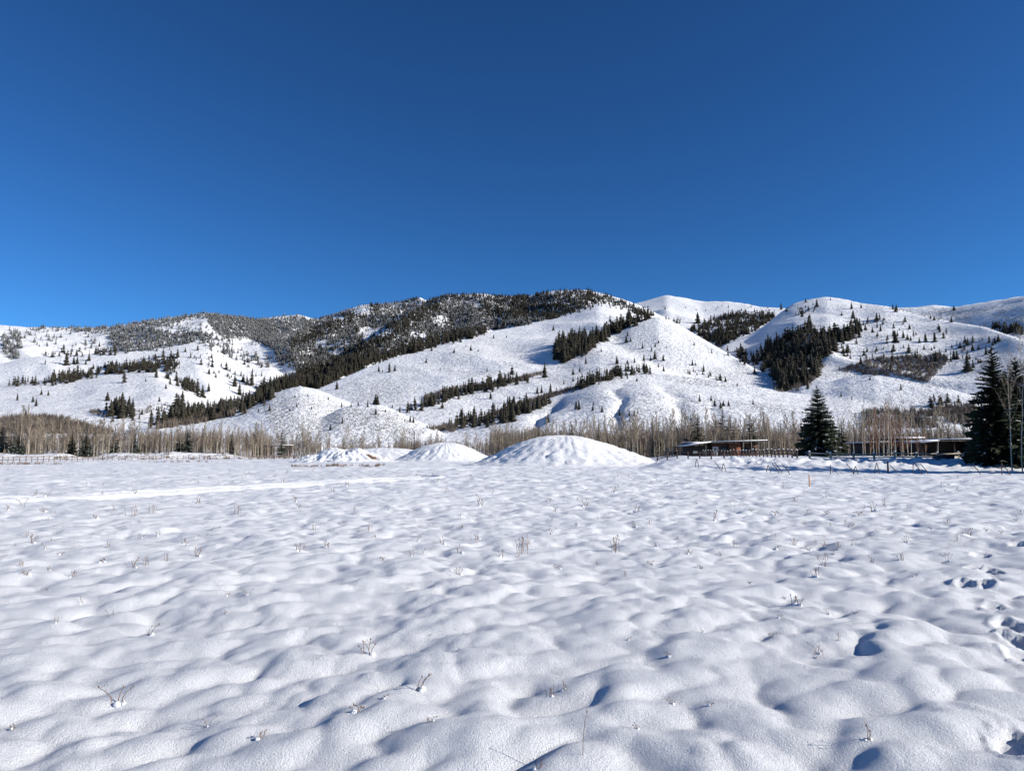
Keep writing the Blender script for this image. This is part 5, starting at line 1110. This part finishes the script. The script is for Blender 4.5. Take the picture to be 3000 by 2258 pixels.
UNIQUE = [(1707, 2217, 'single', .22, 'tall thin lone grass stem in the nearest snow, bottom centre'), (1638, 2178, 'single', .07, 'short lone stem with a knobbed head at bottom centre'), (1228, 2025, 'bent', .13, 'slanting forked weed with round heads and snow, left of bottom centre'),
 (1175, 2037, 'single', .06, 'small leaning knobbed stem left of the slanting forked weed'), (1131, 2047, 'curl', .07, 'low curled brown leaf left of the small knobbed stem'), (1046, 2088, 'curl', .12, 'curled weed over a dark hollow, near lower left of centre'), (1262, 2115, 'curl', .08, 'small snow-covered tuft below the slanting forked weed'),
 (1078, 1918, 'tuft', .13, 'tan leafy tuft on white snow clumps with a long shadow'), (437, 1862, 'bent', .12, 'bent dark twig capped with snow at the left'), (349, 2061, 'bent', .12, 'slanting twig with a snow clump at lower left'), (1530, 1622, 'tall', .30, 'cluster of upright brown stalks in mid field, left of a second one'),
 (1800, 1617, 'tall', .26, 'second cluster of upright brown stalks, right of the first'), (1611, 2040, 'tuft', .09, 'small tan tuft with two thin stems beside a blue hollow'), (2543, 2168, 'bent', .10, 'knobbed slanting stem with its own shadow at lower right'), (2335, 1772, 'tuft', .14, 'snowy tuft with a tall thin stem in the right half'),
 (2388, 1690, 'tuft', .16, 'branching rust-coloured weed above a blue hollow, right half'), (2403, 1915, 'bent', .10, 'thin forked stem beside a small snow ridge, right half'), (1572, 2254, 'tuft', .07, 'rusty weed tip cut by the bottom edge of the photo'), (393, 1514, 'tall', .26, 'dark upright weed clump on the left, near the groomed track'), (446, 1505, 'tall', .23, 'dark weed clump just right of another one near the groomed track'),
 (966, 2150, 'single', .07, 'hooked dark stem beside a small shadow at lower left of centre'), (606, 2131, 'bent', .08, 'short upright twig at lower left'), (2097, 1525, 'bent', .25, 'low slanting dead branch in the right mid field')]
for w in UNIQUE: weed(*w)
def side(u): return 'left third' if u < 1000 else 'middle third' if u < 2000 else 'right third'
MIDW = [(325, 1809), (238, 1770), (665, 1746), (723, 1746), (300, 1649), (427, 1659), (140, 1731), (660, 1797), (873, 1615), (955, 1605), (165, 1823), (36, 2139), (97, 1590), (543, 1595), (762, 2163), (1652, 2022), (1238, 1630), (1922, 1600), (1194, 1731), (1272, 1727), (1262, 1862), (1958, 1925), (1965, 2061), (1863, 2134), (1844, 1877), (1776, 1717), (1907, 1654), (1141, 1494), (1349, 1513), (1344, 1683),
 (2388, 1932), (2082, 2071), (2301, 1762), (2262, 1867), (2058, 1853), (2456, 1877), (2427, 1799), (2505, 1799), (2281, 1809), (2199, 1712), (2277, 1610), (2781, 1644), (2655, 1591), (2020, 1625), (2150, 1600), (1080, 1560), (1400, 1580), (1690, 1540), (1860, 1545), (580, 1630), (60, 1660)]
for u, v in MIDW:
    s_ = side(u)
    if v > 1700: weed(u, v, random.choice(['curl', 'bent', 'tuft', 'curl', 'curl']), random.uniform(.05, .085), 'small dry weed tip poking out of the near snow, %s of the photo' % s_, 'small weeds in the near snow, ' + s_)
    else: weed(u, v, random.choice(['tuft', 'tuft', 'bent', 'curl', 'tall']), random.uniform(.10, .16), 'small dry weed tuft in the middle of the snow field, %s of the photo' % s_, 'weed tufts in the middle of the field, ' + s_)
for k in range(190):
    v = 1375 + 320 * random.random() ** 1.7; u = random.uniform(0, 3000); s_ = side(u)
    if u > 1950 and v < 1400: continue
    far = v < 1520
    weed(u, v, random.choice(['tuft', 'tuft', 'curl', 'bent', 'curl', 'tall']), random.uniform(.14, .26) if far else random.uniform(.08, .14),
         ('tiny dry weed tuft far across the snow field, %s of the photo' if far else 'small dry weed tuft in the middle of the snow field, %s of the photo') % s_, ('weed tufts across the far field, ' if far else 'weed tufts in the middle of the field, ') + s_, near=False)
# finer stubble farther out, uncountable
def stub(seed):
    rn = random.Random(seed); V = []; T = []
    for _ in range(6):
        x, y = rn.uniform(-.4, .4), rn.uniform(-.3, .3); w = .02; h = rn.uniform(.4, 1); a = rn.uniform(-.3, .3); m = len(V)
        V += [(x - w, y, -.2), (x + w, y, -.2), (x + a, y + rn.uniform(-.2, .2), h), (x, y + w, -.2)]; T += [(m, m + 1, m + 2), (m + 1, m + 3, m + 2), (m + 3, m, m + 2)]
    return np.array(V, np.float32), np.array(T, np.int32)
n = 2600
vv = 1346 + 260 * RNG.random(n) ** 2.2; uu = RNG.uniform(-100, 3100, n)
a, t = px_dir(uu, vv); r = np.clip(EYE / -t, 8, 120); x = r * np.sin(a); y = r * np.cos(a)
dens = .6 * perlin(x * .3, y * .22, 77) + .6 * perlin(x * .9, y * .9, 78); keep = (dens > .08) & ~((np.degrees(a) > 9) & (y > 52)) & (poly_dist(x, y, TRACK) > 1.4)
P_ = np.stack([x, y, ground_z(x, y)], -1)[keep]; hs = RNG.uniform(.05, .15, keep.sum()) * np.clip(r[keep] / 28, .7, 1.5)
tag(link('stubble', forest_mesh('stubble', P_ + np.array([0, 0, .4]), hs, hs * 1.2, [stub(i) for i in range(6)], M['weed'])), 'fine dry stubble scattered across the far snow field', 'stubble', kind='stuff')
# brown brush along the near foot of the left fence and of the heap
uu = np.concatenate([RNG.uniform(-20, 190, 60), RNG.uniform(860, 1130, 50), RNG.uniform(380, 640, 20)]); YY = np.concatenate([RNG.uniform(118, 124, 60), RNG.uniform(86, 92, 50), RNG.uniform(150, 160, 20)])
x = (uu - 1500) / FPX * YY; hs = RNG.uniform(.25, .6, len(x)); P_ = np.stack([x, YY, ground_z(x, YY) + .35], -1)
tag(link('field_edge_brush', forest_mesh('field_edge_brush', P_, hs, hs * 2.0, TC, M['weed'])), 'low brown brush strip at the far edge of the field', 'brush', kind='stuff')
